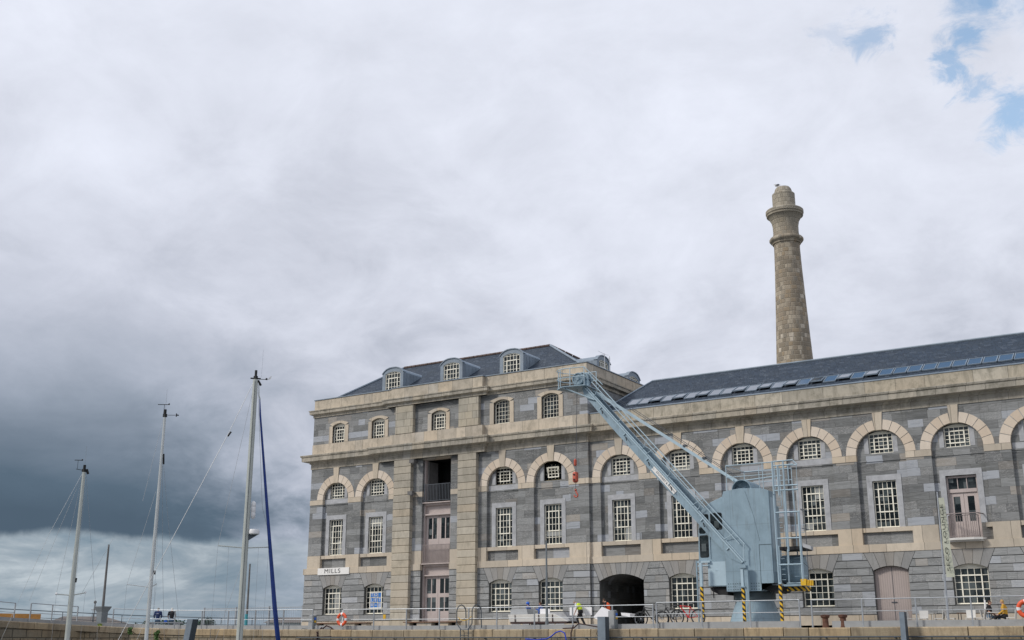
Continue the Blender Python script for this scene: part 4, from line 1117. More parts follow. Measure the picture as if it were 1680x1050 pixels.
# ------------------------------------------------------------------ mooring and service furniture
def pedestal(x, label):
    p = thing('service_pedestal', (x, 55.35, .7), label, 'service pedestal', 'power and water pedestals on the quay edge')
    m = MB(); m.hexa([(x-.19, 55.17, .7), (x-.19, 55.55, .7), (x+.19, 55.55, .7), (x+.19, 55.17, .7), (x-.17, 55.2, 1.62), (x-.17, 55.52, 1.66), (x+.17, 55.52, 1.66), (x+.17, 55.2, 1.62)]); m.build('cabinet', M['concrete'], p, bev=.015)
    MB().box(x+.19, x+.23, 55.22, 55.5, .72, 1.6).build('side_panel', M['lampgrey'], p)
    MB().box(x+.231, x+.27, 55.27, 55.42, 1.38, 1.5).build('socket', M['bluebright'], p)
    MB().box(x+.231, x+.27, 55.27, 55.42, 1.2, 1.32).build('label_plate', M['yellow'], p)
    m = MB(); m.tube([(x-.15, 55.15, .78), (x-.35, 54.93, .85), (x-.62, 54.9, .72), (x-.72, 54.88, .45), (x-.55, 54.86, .2), (x-.4, 54.85, -.1)], .014, 5); m.build('cable', M['rubber'], p)
pedestal(-49.55, 'grey service pedestal with blue and yellow side panel left of the orange lifebuoy')
pedestal(-28.62, 'grey service pedestal with blue and yellow side panel beside the archway and orange-vested worker')
for x, w_, b_, yy, h_, lean, lab in ((-28.6, .72, -3.6, 54.3, 1.30, 0, 'stout blue-grey steel fender pile rising in front of the archway workers'), (-13.37, .36, -3.6, 54.3, 1.34, 0, 'blue-grey steel fender pile rising in front of the pink boarded door'), (-52.9, .74, -3.6, 48.6, 1.33, -.75, 'leaning blue-grey steel fender pile between the two right-hand yacht masts')):
    p = thing('fender_pile', (x, yy, -3.6), lab, 'pile', 'steel fender piles in front of the quay')
    ww = w_*.62; L = lambda z: lean*(h_-z)/4.0
    def slab(x0, x1, y0, y1):
        return MB().hexa([(x0+L(b_), y0, b_), (x0+L(b_), y1, b_), (x1+L(b_), y1, b_), (x1+L(b_), y0, b_), (x0, y0, h_), (x0, y1, h_), (x1, y1, h_), (x1, y0, h_)])
    slab(x-w_/2, x-w_/2+ww, yy, yy+.04).build('front_flange', M['steelpile'], p)
    slab(x-w_/2, x-w_/2+ww, yy+.42, yy+.46).build('back_flange', M['steeldark'], p)
    slab(x-w_/2+ww*.5-.02, x-w_/2+ww*.5+.02, yy+.04, yy+.42).build('web', M['steeldark'], p)
    slab(x-w_/2+ww-.025, x-w_/2+ww+.004, yy+.041, yy+.419).build('side_shade_plate', M['steeldark'], p)  # dark back flange, web and side plate paint in the recess shade
for x, lab in ((-17.35, 'rusty iron mooring bollard right of the crane, the left one of the pair'), (-16.5, 'rusty iron mooring bollard, the one nearer the pink boarded door')):
    b = thing('mooring_bollard', (x, 55.62, .7), lab, 'bollard', 'rusty bollards on the quay')
    MB().lathe([(.17, 0), (.15, .06), (.14, .42), (.2, .46), (.22, .53), (.2, .58), (.05, .6)], (x, 55.62, .7), 14).build('body', M['rust'], b, smooth='auto')
b = thing('quay_ladder', (-37.1, 54.75, -3), 'black steel quay ladder with two looped hand hoops and a yellow chain', 'ladder')
m = MB(); 
for x in (-37.98, -37.44): m.tube([(x, 54.82, -3), (x, 54.82, .75)], .028, 6)
for i in range(13): m.tube([(-37.98, 54.82, -2.9+.3*i), (-37.44, 54.82, -2.9+.3*i)], .018, 5)
m.build('rungs_and_stiles', M['steeldark'], b)
for x, xb in ((-37.98, -38.3), (-37.44, -37.25)):
    P = [(x, 54.82, .75), (xb, 54.95, 1.1), (xb, 54.95, 1.85)] + [(xb, 55.2-.25*math.cos(math.pi*i/8), 1.85+.3*math.sin(math.pi*i/8)) for i in range(1, 8)] + [(xb+.1, 55.62, 1.8), (xb+.1, 55.62, .8)]
    P = [(x, 54.82, .75), (xb, 54.9, 1.05), (xb, 54.9, 1.75)] + [(xb+.19-.19*math.cos(math.pi*i/8), 54.9+.35*i/8, 1.75+.32*math.sin(math.pi*i/8)) for i in range(1, 9)] + [(xb+.38, 55.3, .8)]
    MB().tube(P, .03, 8).build('hand_hoop', M['steeldark'], b)
m = MB(); m.tube([(-38.2, 54.9, 1.38), (-38.0, 54.9, 1.24), (-37.75, 54.9, 1.2), (-37.5, 54.9, 1.27), (-37.25, 54.9, 1.45)], .018, 5); m.build('chain', M['yellow'], b)
def lifebuoy(x, y, z, label):
    l = thing('lifebuoy', (x, y, z-.37), label, 'lifebuoy', 'orange lifebuoys on the railing')
    m = MB(); n = 32; k = 10; R0, r = .315, .095
    rings = []
    for i in range(n):
        a = 2*math.pi*i/n; rings.append([m.bm.verts.new((x+(R0+r*math.cos(2*math.pi*j/k))*math.cos(a), y+.7*r*math.sin(2*math.pi*j/k), z+(R0+r*math.cos(2*math.pi*j/k))*math.sin(a))) for j in range(k)])
    for i in range(n):
        m.mi = 1 if (i+1) % 8 < 2 else 0
        for j in range(k): m._f([rings[i][j], rings[(i+1) % n][j], rings[(i+1) % n][(j+1) % k], rings[i][(j+1) % k]])
    m.build('ring', [M['orange'], M['white']], l, smooth=True)
    MB().box(x-.025, x+.03, y+.06, y+.11, z-.5, z+.55).tube([(x-.02, y+.05, z), (x-.15, y+.02, z-.34)], .02, 5).tube([(x+.02, y+.05, z), (x+.17, y+.02, z-.33)], .02, 5).build('holder', M['white'], l)
lifebuoy(-46.78, 54.90, 1.36, 'orange lifebuoy with white bands on the railing below the TO LET window')
lifebuoy(-8.30, 55.02, 1.42, 'orange lifebuoy cut off by the right edge of the view, near the cafe table')
m = MB(); m.tube([(-48.6, 55.3, .74), (-48.5, 55.2, .86), (-48.15, 55.1, 1.0), (-47.8, 55.1, .9), (-47.6, 55.15, .74)], .045, 6); m.tube([(-48.45, 55.05, .9), (-48.55, 54.86, .7), (-48.6, 54.82, .35), (-48.62, 54.8, -.2), (-48.6, 54.8, -3)], .055, 6)
m.tube([(-48.7, 54.86, .36), (-47.5, 54.86, .38)], .035, 5)
for i in range(12): m.ball((-48.6+random.uniform(-.04, .04), 54.78, .6-.14*i), .06, n=6)
solo(m, 'mooring_chain', M['rustdark'], 'dark rusty mooring chain looped over the quay edge below the lifebuoy', 'chain', origin=(-48.5, 55, .35))
m = MB(); m.tube([(-31.6, 55.3, .74), (-30.9, 55.25, .76), (-30.5, 55.05, .98), (-30.1, 55.1, .92), (-29.4, 55.2, .80), (-29.2, 55.25, .76)], .035, 6); m.tube([(-30.75, 54.93, .9), (-30.85, 54.85, .5), (-30.85, 54.8, -.5)], .04, 6)
solo(m, 'rusty_fixing', M['rustdark'], 'rusty iron bar and chain on the coping left of the stout fender pile', 'chain', origin=(-30.4, 55.1, .7))
m = MB(); m.tube([(-33.6, 54.7, .2), (-32.9, 54.6, .15), (-32.2, 54.6, .2), (-31.9, 54.6, .34), (-31.65, 54.6, .52), (-31.35, 54.6, .60), (-31.1, 54.6, .5), (-31.02, 54.6, .2), (-31.0, 54.6, -1.5)], .035, 6)
solo(m, 'blue_rope', M['bluerope'], 'bright blue mooring rope looping over the quay face near the stout pile', 'rope', origin=(-31.6, 54.6, .1), smooth=True)
# wall benches
def wbench(x0, x1, gaps, label):
    b = thing('wall_bench', ((x0+x1)/2, 66.9, .8), label, 'bench', 'long low benches along the mill wall')
    MB().box(x0, x1, 66.6, 67.3, 1.36, 1.43).build('seat', M['wood'], b)
    xs = x0+.15
    for gx in gaps:
        MB().box(xs, gx-.32, 66.72, 67.2, .8, 1.358).build('support', M['granite'], b); xs = gx+.32
    MB().box(xs, x1-.1, 66.72, 67.2, .8, 1.358).build('support', M['granite'], b)
    MB().box(x0+.15, x1-.1, 67.22, 67.26, .8, 1.358).build('gap_shade_sheet', M['black'], b)  # black sheet added for the shade in the gaps below the seat
wbench(-59.9, -54.4, [-58.9, -55.3], 'low brown-topped bench against the wall under the two left-hand ground floor windows')
wbench(-51.1, -46.5, [-50.3, -48.4, -46.95], 'low brown-topped bench in front of the pink loading bay doors')
# ------------------------------------------------------------------ left background
ob = thing('timber_beam', (-70.5, 47, 1.3), 'long ochre painted timber beam lying on the far left quay', 'timber')
m = MB(); a, b = Vector((-73.3, 42.9, 1.45)), Vector((-68.2, 49.5, 1.45)); d = (b-a).normalized(); n = Vector((d.y, -d.x, 0))*.18
m.hexa([a-n, a+n, b+n, b-n, a-n+Vector((0, 0, .46)), a+n+Vector((0, 0, .46)), b+n+Vector((0, 0, .38)), b-n+Vector((0, 0, .38))]); m.build('beam', M['orangewood'], ob)
for f in (.1, .5, .9):
    p = a.lerp(b, f); MB().box(p.x-.2, p.x+.2, p.y-.15, p.y+.15, 1.2, 1.45).build('bearer', M['wood'], ob)
ht = thing('distant_house', (-118, 92, -1), 'low far-off bungalow with a brown hipped roof and white windows beyond the left quay', 'house')
dv = Vector((4.6, 5.6, 0)).normalized()*1.0
def lp(u, v, z): return (-120.8+dv.x*u-dv.y*v, 89.1+dv.y*u+dv.x*v, z-.12)
U, Vv = 8.2, 5.0
m = MB(); m.hexa([lp(0, 0, -1), lp(0, Vv, -1), lp(U, Vv, -1), lp(U, 0, -1), lp(0, 0, 2.45), lp(0, Vv, 2.45), lp(U, Vv, 2.45), lp(U, 0, 2.45)]); m.build('wall', M['farwall'], ht)
m = MB(); v = [m.bm.verts.new(q) for q in (lp(-.4, -.4, 2.42), lp(U+.4, -.4, 2.42), lp(U+.4, Vv+.4, 2.42), lp(-.4, Vv+.4, 2.42), lp(1.2, Vv/2, 3.2), lp(U-2.2, Vv/2, 3.2))]
for f in ((0, 1, 5, 4), (1, 2, 5), (2, 3, 4, 5), (3, 0, 4), (3, 2, 1, 0)): m._f([v[i] for i in f])
m.build('roof', M['farroof'], ht)
for u in (1.0, 3.4, 5.6, 7.6):
    m = MB(); m.hexa([lp(u, -.06, 1.75), lp(u, -.01, 1.75), lp(u+.8, -.01, 1.75), lp(u+.8, -.06, 1.75), lp(u, -.06, 2.35), lp(u, -.01, 2.35), lp(u+.8, -.01, 2.35), lp(u+.8, -.06, 2.35)]); wf = m.build('window', M['white'], ht)
    m = MB(); m.hexa([lp(u+.08, -.09, 1.83), lp(u+.08, -.065, 1.83), lp(u+.72, -.065, 1.83), lp(u+.72, -.09, 1.83), lp(u+.08, -.09, 2.27), lp(u+.08, -.065, 2.27), lp(u+.72, -.065, 2.27), lp(u+.72, -.09, 2.27)]); m.build('pane', M['glass'], wf)
h2 = thing('distant_shed', (-136, 146.5, -1), 'long low grey shed far beyond the bar fence at the mill corner', 'shed')
m = MB(); m.hexa([(-139, 144, -1), (-141, 150, -1), (-128.5, 157, -1), (-126.5, 151, -1), (-139, 144, 3.2), (-141, 150, 3.2), (-128.5, 157, 3.2), (-126.5, 151, 3.2)]); m.build('wall', M['farwall'], h2)
m = MB(); m.hexa([(-139.3, 143.6, 3.2), (-141.3, 150.4, 3.2), (-128.1, 157.4, 3.2), (-126.1, 150.6, 3.2), (-139.5, 146.6, 4.1), (-140.2, 147.6, 4.1), (-127.9, 154.4, 4.1), (-127.2, 153.4, 4.1)]); m.build('roof', M['farroof'], h2)
def foliage(m, c, rx, ry, rz, n, sz, rnd):
    for i in range(n):
        while True:
            p = Vector((rnd.uniform(-1, 1), rnd.uniform(-1, 1), rnd.uniform(-1, 1)))
            if p.length < 1: break
        p = p*(.55+.45*rnd.random()); q = Vector((c[0]+p.x*rx, c[1]+p.y*ry, c[2]+p.z*rz))
        a = Vector((rnd.gauss(0, 1), rnd.gauss(0, 1), rnd.gauss(0, 1))).normalized(); b = a.orthogonal().normalized(); s_ = sz*rnd.uniform(.6, 1.4)
        m._f([m.bm.verts.new(q+a*s_), m.bm.verts.new(q+b*s_*.55), m.bm.verts.new(q-a*s_), m.bm.verts.new(q-b*s_*.55)])
rnd = random.Random(3)
for i, (x, y, h, w_, lab) in enumerate(((-168, 142, 3.6, 3.2, 'small dark round tree on the far shore, well left of the seated couple'), (-165, 147, 4.3, 4.2, 'wide dark tree on the far shore seen just left of the seated couple'), (-163.2, 151.5, 4.4, 3.6, 'dark tree on the far shore hidden partly behind the seated man in navy'), (-150, 90, 4.6, 4.5, 'broad dark tree on the far shore left of the distant bungalow'), (-158.5, 101, 3.3, 2.6, 'small tree on the far shore at the left end of the distant bungalow'), (-152, 122, 2.8, 2.4, 'pale green tree on the far shore at the right end of the distant bungalow'))):
    tr = thing('far_tree', (x, y, -1), lab, 'tree', 'trees on the far shore')
    m = MB(); m.tube([(x, y, -1), (x+.1, y, h*.4), (x, y, h*.8)], [.28, .2, .06], 7); m.tube([(x, y, h*.3), (x+w_*.3, y, h*.62)], [.12, .04], 5); m.tube([(x, y, h*.25), (x-w_*.3, y+.3, h*.6)], [.12, .04], 5); m.build('trunk', M['stem'], tr)
    m = MB()
    for k in range(6): foliage(m, (x+rnd.uniform(-.5, .5)*w_, y+rnd.uniform(-.5, .5)*w_, h*.5+rnd.uniform(-.1, .3)*h), w_*.42, w_*.42, h*.28, 200, .22, rnd)
    m.build('crown', M['farleaf'], tr)
for x, y, z0, h, lab, mt in ((-66.25, 53.3, 0.05, 1.2, 'tall leafy green weed growing out of the quay wall left of the flared post base', 'leafy'), (-64.05, 54.05, .55, .42, 'small bright green fern on the quay coping right of the middle mast', 'leaf'), (-61.9, 54.5, .15, .62, 'small dark weed hanging on the quay wall under the seated couple', 'leaf')):
    pl = thing('wall_plant', (x, y, z0), lab, 'weed', 'weeds growing from the quay wall')
    m = MB(); 
    for k in range(4): m.tube([(x, y, z0), (x+rnd.uniform(-.12, .12)-.1, y-.4, z0+h*.5), (x+rnd.uniform(-.15, .15)*1.4-.1, y-.45, z0+h)], [.012, .01, .004], 4)
    m.build('stem', M['stem'], pl)
    m = MB(); 
    for k in range(5): foliage(m, (x+rnd.uniform(-.1, .1)-.1, y-.45, z0+h*(.1+.2*k)), .24 if h > 1 else .16, .16, h*.16, 70, .075, rnd)
    m.build('leaves', M[mt], pl)
m = MB(); m.tube([(-99, 78, -2), (-99, 78, 3.9)], [.09, .05], 6); m.ball((-99, 78, 3.95), .16, n=6); m.tube([(-99.5, 78, 3.2), (-98.6, 78, 3.2)], .03, 4); m.tube([(-99, 78, 3.8), (-100.0, 78, .5)], .015, 4); m.tube([(-99, 78, 3.8), (-98.2, 78, .5)], .015, 4)
m.prism([(-101.5, -2.9), (-97, -2.9), (-96, -1.8), (-102, -1.8)], 77.4, 78.6)
solo(m, 'distant_boat', M['polebrown'], 'tiny far-off boat mast beyond the quay between the two left-hand yacht masts', 'boat', origin=(-99, 78, -3))
# ================================================================== CRANE
cr = thing('quay_crane', (-22.6, 60.4, .8), 'blue-grey dockside jib crane with box body on a conical pedestal, jib raised to the left', 'crane')
K, KL, KD = M['crane'], M['cranel'], M['craned']
CXc = -22.6
MB().lathe([(1.46, .8), (1.44, .9), (1.02, 2.12), (1.0, 2.2)], (CXc, 60.4, 0), 40).build('pedestal', K, cr, smooth='auto')
MB().lathe([(1.06, 2.2), (1.12, 2.22), (1.12, 2.6), (1.0, 2.62)], (CXc, 60.4, 0), 40).build('slewing_ring', KD, cr, smooth='auto')
m = MB(); m.prism([(-23.62, 2.62), (-21.68, 2.62), (-21.68, 3.02), (-20.98, 3.02), (-20.98, 7.84), (-21.4, 7.98), (-22.6, 8.06), (-23.55, 7.95), (-23.62, 7.7)], 59.0, 60.15)
body = m.build('body', K, cr, bev=.012)
m = MB(); m.box(-23.4, -21.5, 60.16, 62.0, 2.75, 7.3); m.box(-23.2, -21.7, 60.16, 61.8, 2.66, 2.75); m.build('rear_machine_house', K, cr, bev=.02)
m = MB(); m.box(-21.0, -20.97, 59.15, 60.0, 3.6, 7.5); m.build('side_door', KL, body)
m = MB()
# seams and access panel
m.tube([(-22.3, 58.995, 7.9), (-21.9, 58.995, 6.6), (-21.62, 58.995, 5.2)], .006, 4); m.box(-21.68, -21.0, 58.985, 59.0, 5.0, 5.02); m.box(-21.68, -21.665, 58.985, 59.0, 3.0, 5.0)
m.build('panel_seams', KD, body)
m = MB()
for j in range(3):
    for i in range(6): m.ball((-23.5+.13*i, 58.995, 2.72+.15*j), .026, n=6)
    for i in range(4): m.ball((-22.2+.13*i, 58.995, 2.72+.15*j), .026, n=6)
m.build('rivets', KD, body)
m = MB(); m.prism([(-23.6, 2.9), (-23.6, 7.72), (-24.38, 7.42), (-25.02, 6.95), (-25.16, 5.8), (-25.2, 4.3), (-24.66, 4.24), (-24.7, 2.92)], 59.12, 60.9)
cab = m.build('cab', K, cr, bev=.015)
m = MB(); m.box(-24.68, -23.66, 59.105, 59.12, 2.96, 4.22); m.box(-24.25, -24.1, 59.09, 59.105, 3.75, 3.77); m.build('access_panel', KL, cab)
def rwin(x0, x1, z0, z1, y, parent, skew=0.0):
    r = .09; P = []
    for cx_, cz_, a0 in ((x1-r, z1-r, 0), (x0+r, z1-r, 90), (x0+r, z0+r, 180), (x1-r, z0+r, 270)):
        for k in range(4):
            a = R(a0+30*k); P.append((cx_+r*math.cos(a), cz_+r*math.sin(a)))
    o = MB().prism(P, y-.012, y+.0).build('cab_window', M['rubber'], parent)
    c_ = ((x0+x1)/2, (z0+z1)/2); Qq = [(c_[0]+(p[0]-c_[0])*.88, c_[1]+(p[1]-c_[1])*.92) for p in P]
    MB().prism(Qq, y-.02, y-.013).build('pane', M['glass'], o)
rwin(-24.42, -23.74, 5.92, 6.84, 59.12, cab); rwin(-24.98, -24.52, 6.15, 6.8, 59.12, cab); rwin(-25.1, -24.58, 4.46, 5.66, 59.12, cab); rwin(-25.1, -24.72, 5.75, 6.1, 59.12, cab)
MB().tube([(-24.5, 59.08, 4.4), (-24.5, 59.08, 5.6)], .02, 5).box(-25.26, -24.5, 58.98, 59.12, 4.18, 4.28).box(-25.2, -24.6, 58.98, 59.12, 4.0, 4.06).build('cab_handrail', KL, cab)
# cable drum hood
m = MB(); r0, r1 = .56, .52; n = 18
cxx, cz = -22.53, 7.98
for i in range(n):
    a0, a1 = math.pi*i/n, math.pi*(i+1)/n
    P = [(cxx+r*math.cos(a), cz+r*math.sin(a)) for r, a in ((r1, a0), (r0, a0), (r0, a1), (r1, a1))]
    y0, y1 = 59.08, 60.9
    m.hexa([(P[0][0], y0, P[0][1]), (P[0][0], y1, P[0][1]), (P[1][0], y1, P[1][1]), (P[1][0], y0, P[1][1]), (P[3][0], y0, P[3][1]), (P[3][0], y1, P[3][1]), (P[2][0], y1, P[2][1]), (P[2][0], y0, P[2][1])])
hood = m.build('drum_hood', K, cr)
m = MB(); m.prism([(cxx+r1*.99*math.cos(math.pi*i/n), cz+r1*.99*math.sin(math.pi*i/n)) for i in range(n+1)], 59.55, 59.6); m.lathe([(.10, -.06), (.10, 0)], (cxx, 59.54, cz+.12), 12, axis='y'); m.lathe([(.03, -.1), (.03, 0)], (cxx, 59.52, cz+.12), 8, axis='y'); m.build('drum_end', K, hood)
# roof railing
m = MB(); ys = (59.15, 61.9)
for y in ys:
    m.tube([(-23.38, y, 9.36), (-20.6, y, 9.36)], .026, 6); m.tube([(-23.38, y, 8.72), (-20.6, y, 8.72)], .02, 5)
    for x in (-23.38, -21.3, -20.62): m.tube([(x, y, 7.9 if y < 60 else 7.3), (x, y, 9.36)], .024, 5)
for z in (9.36, 8.72): m.tube([(-23.38, ys[0], z), (-23.38, ys[1], z)], .022, 5)
m.tube([(-23.38, 60.2, 8.6), (-20.6, 60.2, 8.75)], .03, 5); m.tube([(-22.0, 60.5, 7.3), (-22.0, 60.5, 9.36)], .022, 5)
m.build('roof_railing', KL, cr)
# ladder cage on the right
m = MB()
def bar(x0, z0, x1, z1, y, w_=.045): m.tube([(x0, y, z0), (x1, y, z1)], w_, 4)
for x, za, zb, w_ in ((-20.64, 7.6, 9.36, .06), (-20.36, 7.5, 9.1, .06), (-20.05, 4.6, 9.3, .05), (-20.08, 3.9, 4.7, .045), (-19.8, 8.1, 9.05, .035), (-20.66, .9, 7.55, .055), (-20.56, 2.9, 4.9, .03)):
    bar(x, za, x, zb, 58.9, w_)
for z in (9.33, 9.1): bar(-20.64, z, -19.5, z+.01, 58.9, .035)
bar(-19.5, 9.3, -19.3, 9.08, 58.9, .03); bar(-20.1, 9.1, -19.3, 9.05, 58.9, .03)
for z in (8.02, 7.78, 6.62, 5.27, 3.92): bar(-20.66, z, -19.32, z-.01, 58.9, .04)
bar(-19.38, 3.05, -19.38, 6.55, 58.9, .065); bar(-19.36, 6.5, -19.34, 9.05, 58.9, .015)
for z in (2.9, 3.0): bar(-20.5, z, -19.45, z, 59.6, .03)
for z in (6.0, 5.6, 4.3, 3.35): bar(-20.1, z, -19.4, z, 59.8, .014)
bar(-20.4, 2.95, -20.4, 7.9, 59.7, .045); bar(-20.15, 3, -20.15, 8, 60.6, .035)
for i in range(18): bar(-20.62, 2.9+.27*i, -20.42, 2.9+.27*i, 59.3, .014)
m.build('access_ladder_cage', KL, cr)
MB().lathe([(.05, 0), (.42, .02), (.45, .1), (.45, 1.2), (.42, 1.28), (.05, 1.3)], (0, 0, 0), 20).xf(Matrix.Translation((-20.5, 60.6, 3.75)) @ Matrix.Scale(1.7, 4, (0, 0, 1)) @ Matrix.Rotation(R(90), 4, 'Y') @ Matrix.Translation((0, 0, -.55))).build('counterweight_housing', K, cr, smooth='auto')
MB().box(-20.7, -19.4, 59.2, 60.8, 4.70, 4.86).build('service_shelf', M['rubber'], cr)
MB().box(-20.45, -19.5, 58.98, 60.3, 2.82, 2.92).build('platform_deck', K, cr)
MB().box(-20.4, -19.45, 59.3, 60.3, 2.6, 2.815).build('hazard_platform', M['hazard'], cr)
m = MB(); m.box(-19.5, -19.22, 58.85, 59.15, 2.84, 3.16)
for i in range(4): m.box(-19.2+.085*i, -19.15+.085*i, 58.9, 59.1, 2.82, 3.1)
m.build('yellow_end_block', M['yellow'], cr)
m = MB(); m.tube([(-19.1, 59.0, 6.7), (-19.1, 59.0, 3.1)], .02, 5); m.tube([(-19.3, 59.0, 6.75), (-18.85, 59.0, 6.6)], .02, 4); m.tube([(-19.3, 59.0, 5.75), (-18.8, 59.0, 5.62)], .02, 4); m.tube([(-19.3, 59, 6.72), (-18.95, 59, 6.45)], .015, 4)
m.tube([(-19.35, 59, 4.0), (-18.8, 59, 3.5)], .012, 4); m.tube([(-19.35, 59, 4.3), (-18.75, 59, 4.35)], .014, 4); m.build('cable_arm', M['ironrail'], cr)
MB().hexa([(-19.28, 58.9, 4.78), (-19.28, 59.3, 4.74), (-18.86, 59.3, 4.6), (-18.86, 58.9, 4.64), (-19.28, 58.9, 4.98), (-19.28, 59.3, 4.94), (-18.86, 59.3, 4.78), (-18.86, 58.9, 4.82)]).build('weathered_sign', M['surround'], cr)
# striped posts
for x, zt, zh in ((-24.88, 4.15, 2.9), (-22.55, 3.85, 2.82), (-20.52, 3.0, 2.92)):
    MB().box(x-.07, x+.07, 58.55, 58.68, zh, zt).build('post', KL, cr)
    MB().box(x-.07, x+.07, 58.55, 58.68, .8, zh-.003).build('striped_post', M['hazard'], cr)
MB().box(-22.42, -22.24, 58.6, 58.7, .8, 3.95).box(-22.66, -22.3, 58.5, 58.75, 3.8, 3.95).box(-22.8, -22.4, 58.5, 58.7, 2.8, 2.86).build('jib_rest_post', K, cr)
m = MB(); 
for x in (-25.28, -25.1): m.box(x-.03, x+.03, 58.95, 59.02, .8, 4.3)
for i in range(12): m.box(-25.25, -25.13, 58.97, 59.0, 1.0+.27*i, 1.03+.27*i)
m.build('cab_ladder', K, cr)
m = MB(); m.prism([(-24.7, 2.88), (-23.7, 2.88), (-23.7, 2.45), (-24.2, 2.5), (-24.6, 2.7)], 59.3, 60.8); m.prism([(-21.65, 2.98), (-20.6, 2.85), (-20.7, 2.6), (-21.0, 2.5), (-21.65, 2.7)], 59.3, 60.8)
m.tube([(-24.45, 59.2, 2.9), (-24.45, 59.2, 2.3)], .03, 5); m.build('underbody', M['rubber'], cr)
# jib: box girder in the plane of the quay
HD, FT = Vector((-32.0, 0, 14.75)), Vector((-22.62, 0, 4.12)); ax = (FT-HD).normalized(); nn = Vector((ax.z, 0, -ax.x))
if nn.z < 0: nn = -nn
J = lambda u, v, y: tuple(HD+ax*u+nn*v+Vector((0, y, 0)))
LJ = (FT-HD).length
def jplate(y0, y1, prof):
    """prof: list of (u, v)"""
    m = MB(); P = [J(u, v, 0) for u, v in prof]; m.prism([(p[0], p[2]) for p in P], y0, y1); return m
jib = jplate(59.0, 58.96, [(-.15, .08), (-.1, -.12), (.3, -.34), (3, -.42), (LJ-2.5, -.40), (LJ-.6, -.34), (LJ, -.1), (LJ, .08)]).build('jib', K, cr)
jplate(59.95, 59.99, [(-.1, .1), (.3, -.34), (3, -.42), (LJ-2.5, -.40), (LJ-.9, -.34), (LJ-.4, 0), (LJ-1.5, .16), (LJ-4, .2), (5.6, .18), (5.0, .04), (2, .04)]).build('far_side_plate', K, jib)
m = MB(); P = [(.3, -.34), (3, -.42), (8, -.41), (LJ-2.5, -.40), (LJ-.9, -.34)]
for i in range(4):
    a, b = J(*P[i], 0), J(*P[i+1], 0)
    m.hexa([(a[0], 59.001, a[2]), (a[0], 59.949, a[2]), (b[0], 59.949, b[2]), (b[0], 59.001, b[2]), (a[0]+.02, 59.001, a[2]+.03), (a[0]+.02, 59.949, a[2]+.03), (b[0]+.02, 59.949, b[2]+.03), (b[0]+.02, 59.001, b[2]+.03)])
m.build('bottom_plate', KD, jib)
m = MB()
for v, r in ((0.0, .04), (.12, .03)): m.tube([J(-.05, v, 58.94), J(LJ, v, 58.94)], r, 5)
m.tube([J(5.4, .18, 59.97), J(LJ-1.5, .2, 59.97)], .03, 5); m.tube([J(0, .08, 59.97), J(4.9, .05, 59.97), J(5.4, .18, 59.97)], .025, 5)
for u in (5.0, 7.6, 10.8): m.tube([J(u, .08, 58.96), J(u+.25, .12, 59.95)], .03, 4)
m.build('flange_bars', KL, jib)
m = MB()
for u in (1.9, 4.2, 6.3, 8.3, 11.1): m.tube([J(u, -.16, 58.94), J(u+.30, -.20, 58.72)], .028, 5); 
m.build('rope_pegs', M['rubber'], jib)
m = MB()
for u in (1.75, 4.05, 6.15, 8.15, 10.95, 13.1): m.tube([J(u, -.0, 58.93), J(u, -.2, 58.93)], .04, 4)
m.build('brackets', KL, jib)
# walkway handrails
m = MB()
for y, vo, u0, u1 in ((58.75, .80, .0, LJ-.55), (58.8, .58, .2, LJ-.75)):
    m.tube([J(u0, vo, y), J(u1, vo, y)], .030, 6)
for y in (60.05,): pass
m.tube([J(LJ-.55, .80, 58.75), (-22.46, 58.75, 4.9), (-22.46, 58.75, 4.15)], .03, 6)
for i, u in enumerate((.9, 3.2, 5.5, 5.9, 7.8, 10.0, 10.4, 12.6)): m.tube([J(u, .1, 58.9), J(u+.22 if i % 2 else u-.1, .80, 58.76)], .022, 5)
m.build('walkway_handrail', KL, jib)
pt = thing  # maker's plate
pl = MB(); P = [J(u, v, 0) for u, v in ((6.75, -.31), (8.75, -.31), (8.75, -.07), (6.75, -.07))]; pl.prism([(p[0], p[2]) for p in P], 58.93, 58.955); plo = pl.build('maker_plate', M['sign'], jib)
ang = math.atan2(ax.z, ax.x)
text_obj('lettering', 'STOTHERT & PITT', .17, M['signblk'], plo, Matrix.Translation(Vector(J(7.75, -.19, 58.925))) @ Matrix.Rotation(-ang+R(0), 4, 'Y') @ FRONT, ext=.002)
# jib head
m = MB(); m.prism([(-33.85, 58.85), (-33.2, 58.35), (-31.75, 58.55), (-31.75, 60.1), (-33.5, 60.1)], 14.78, 14.84, axis='z'); hp = m.build('head_platform', K, cr)
m = MB(); P = [(-31.8, 58.55), (-33.1, 58.38), (-33.6, 58.55), (-33.85, 58.85), (-33.75, 59.5), (-33.3, 60.05), (-31.8, 60.1)]
for z in (15.36, 15.92): m.tube([(x, y, z) for x, y in P], .027, 6)
for x, y in ((-31.8, 58.55), (-32.7, 58.43), (-33.4, 58.48), (-33.8, 58.95), (-33.3, 60.05), (-32.3, 60.08), (-31.8, 60.1)): m.tube([(x, y, 14.8), (x, y, 15.93)], .028, 5)
m.tube([(-33.2, 58.5, 14.78), J(1.1, -.05, 58.9)], .04, 5); m.tube([(-31.8, 58.55, 15.92), J(.9, .98, 58.75)], .027, 5)
m.build('head_railing', KL, hp)
m = MB()
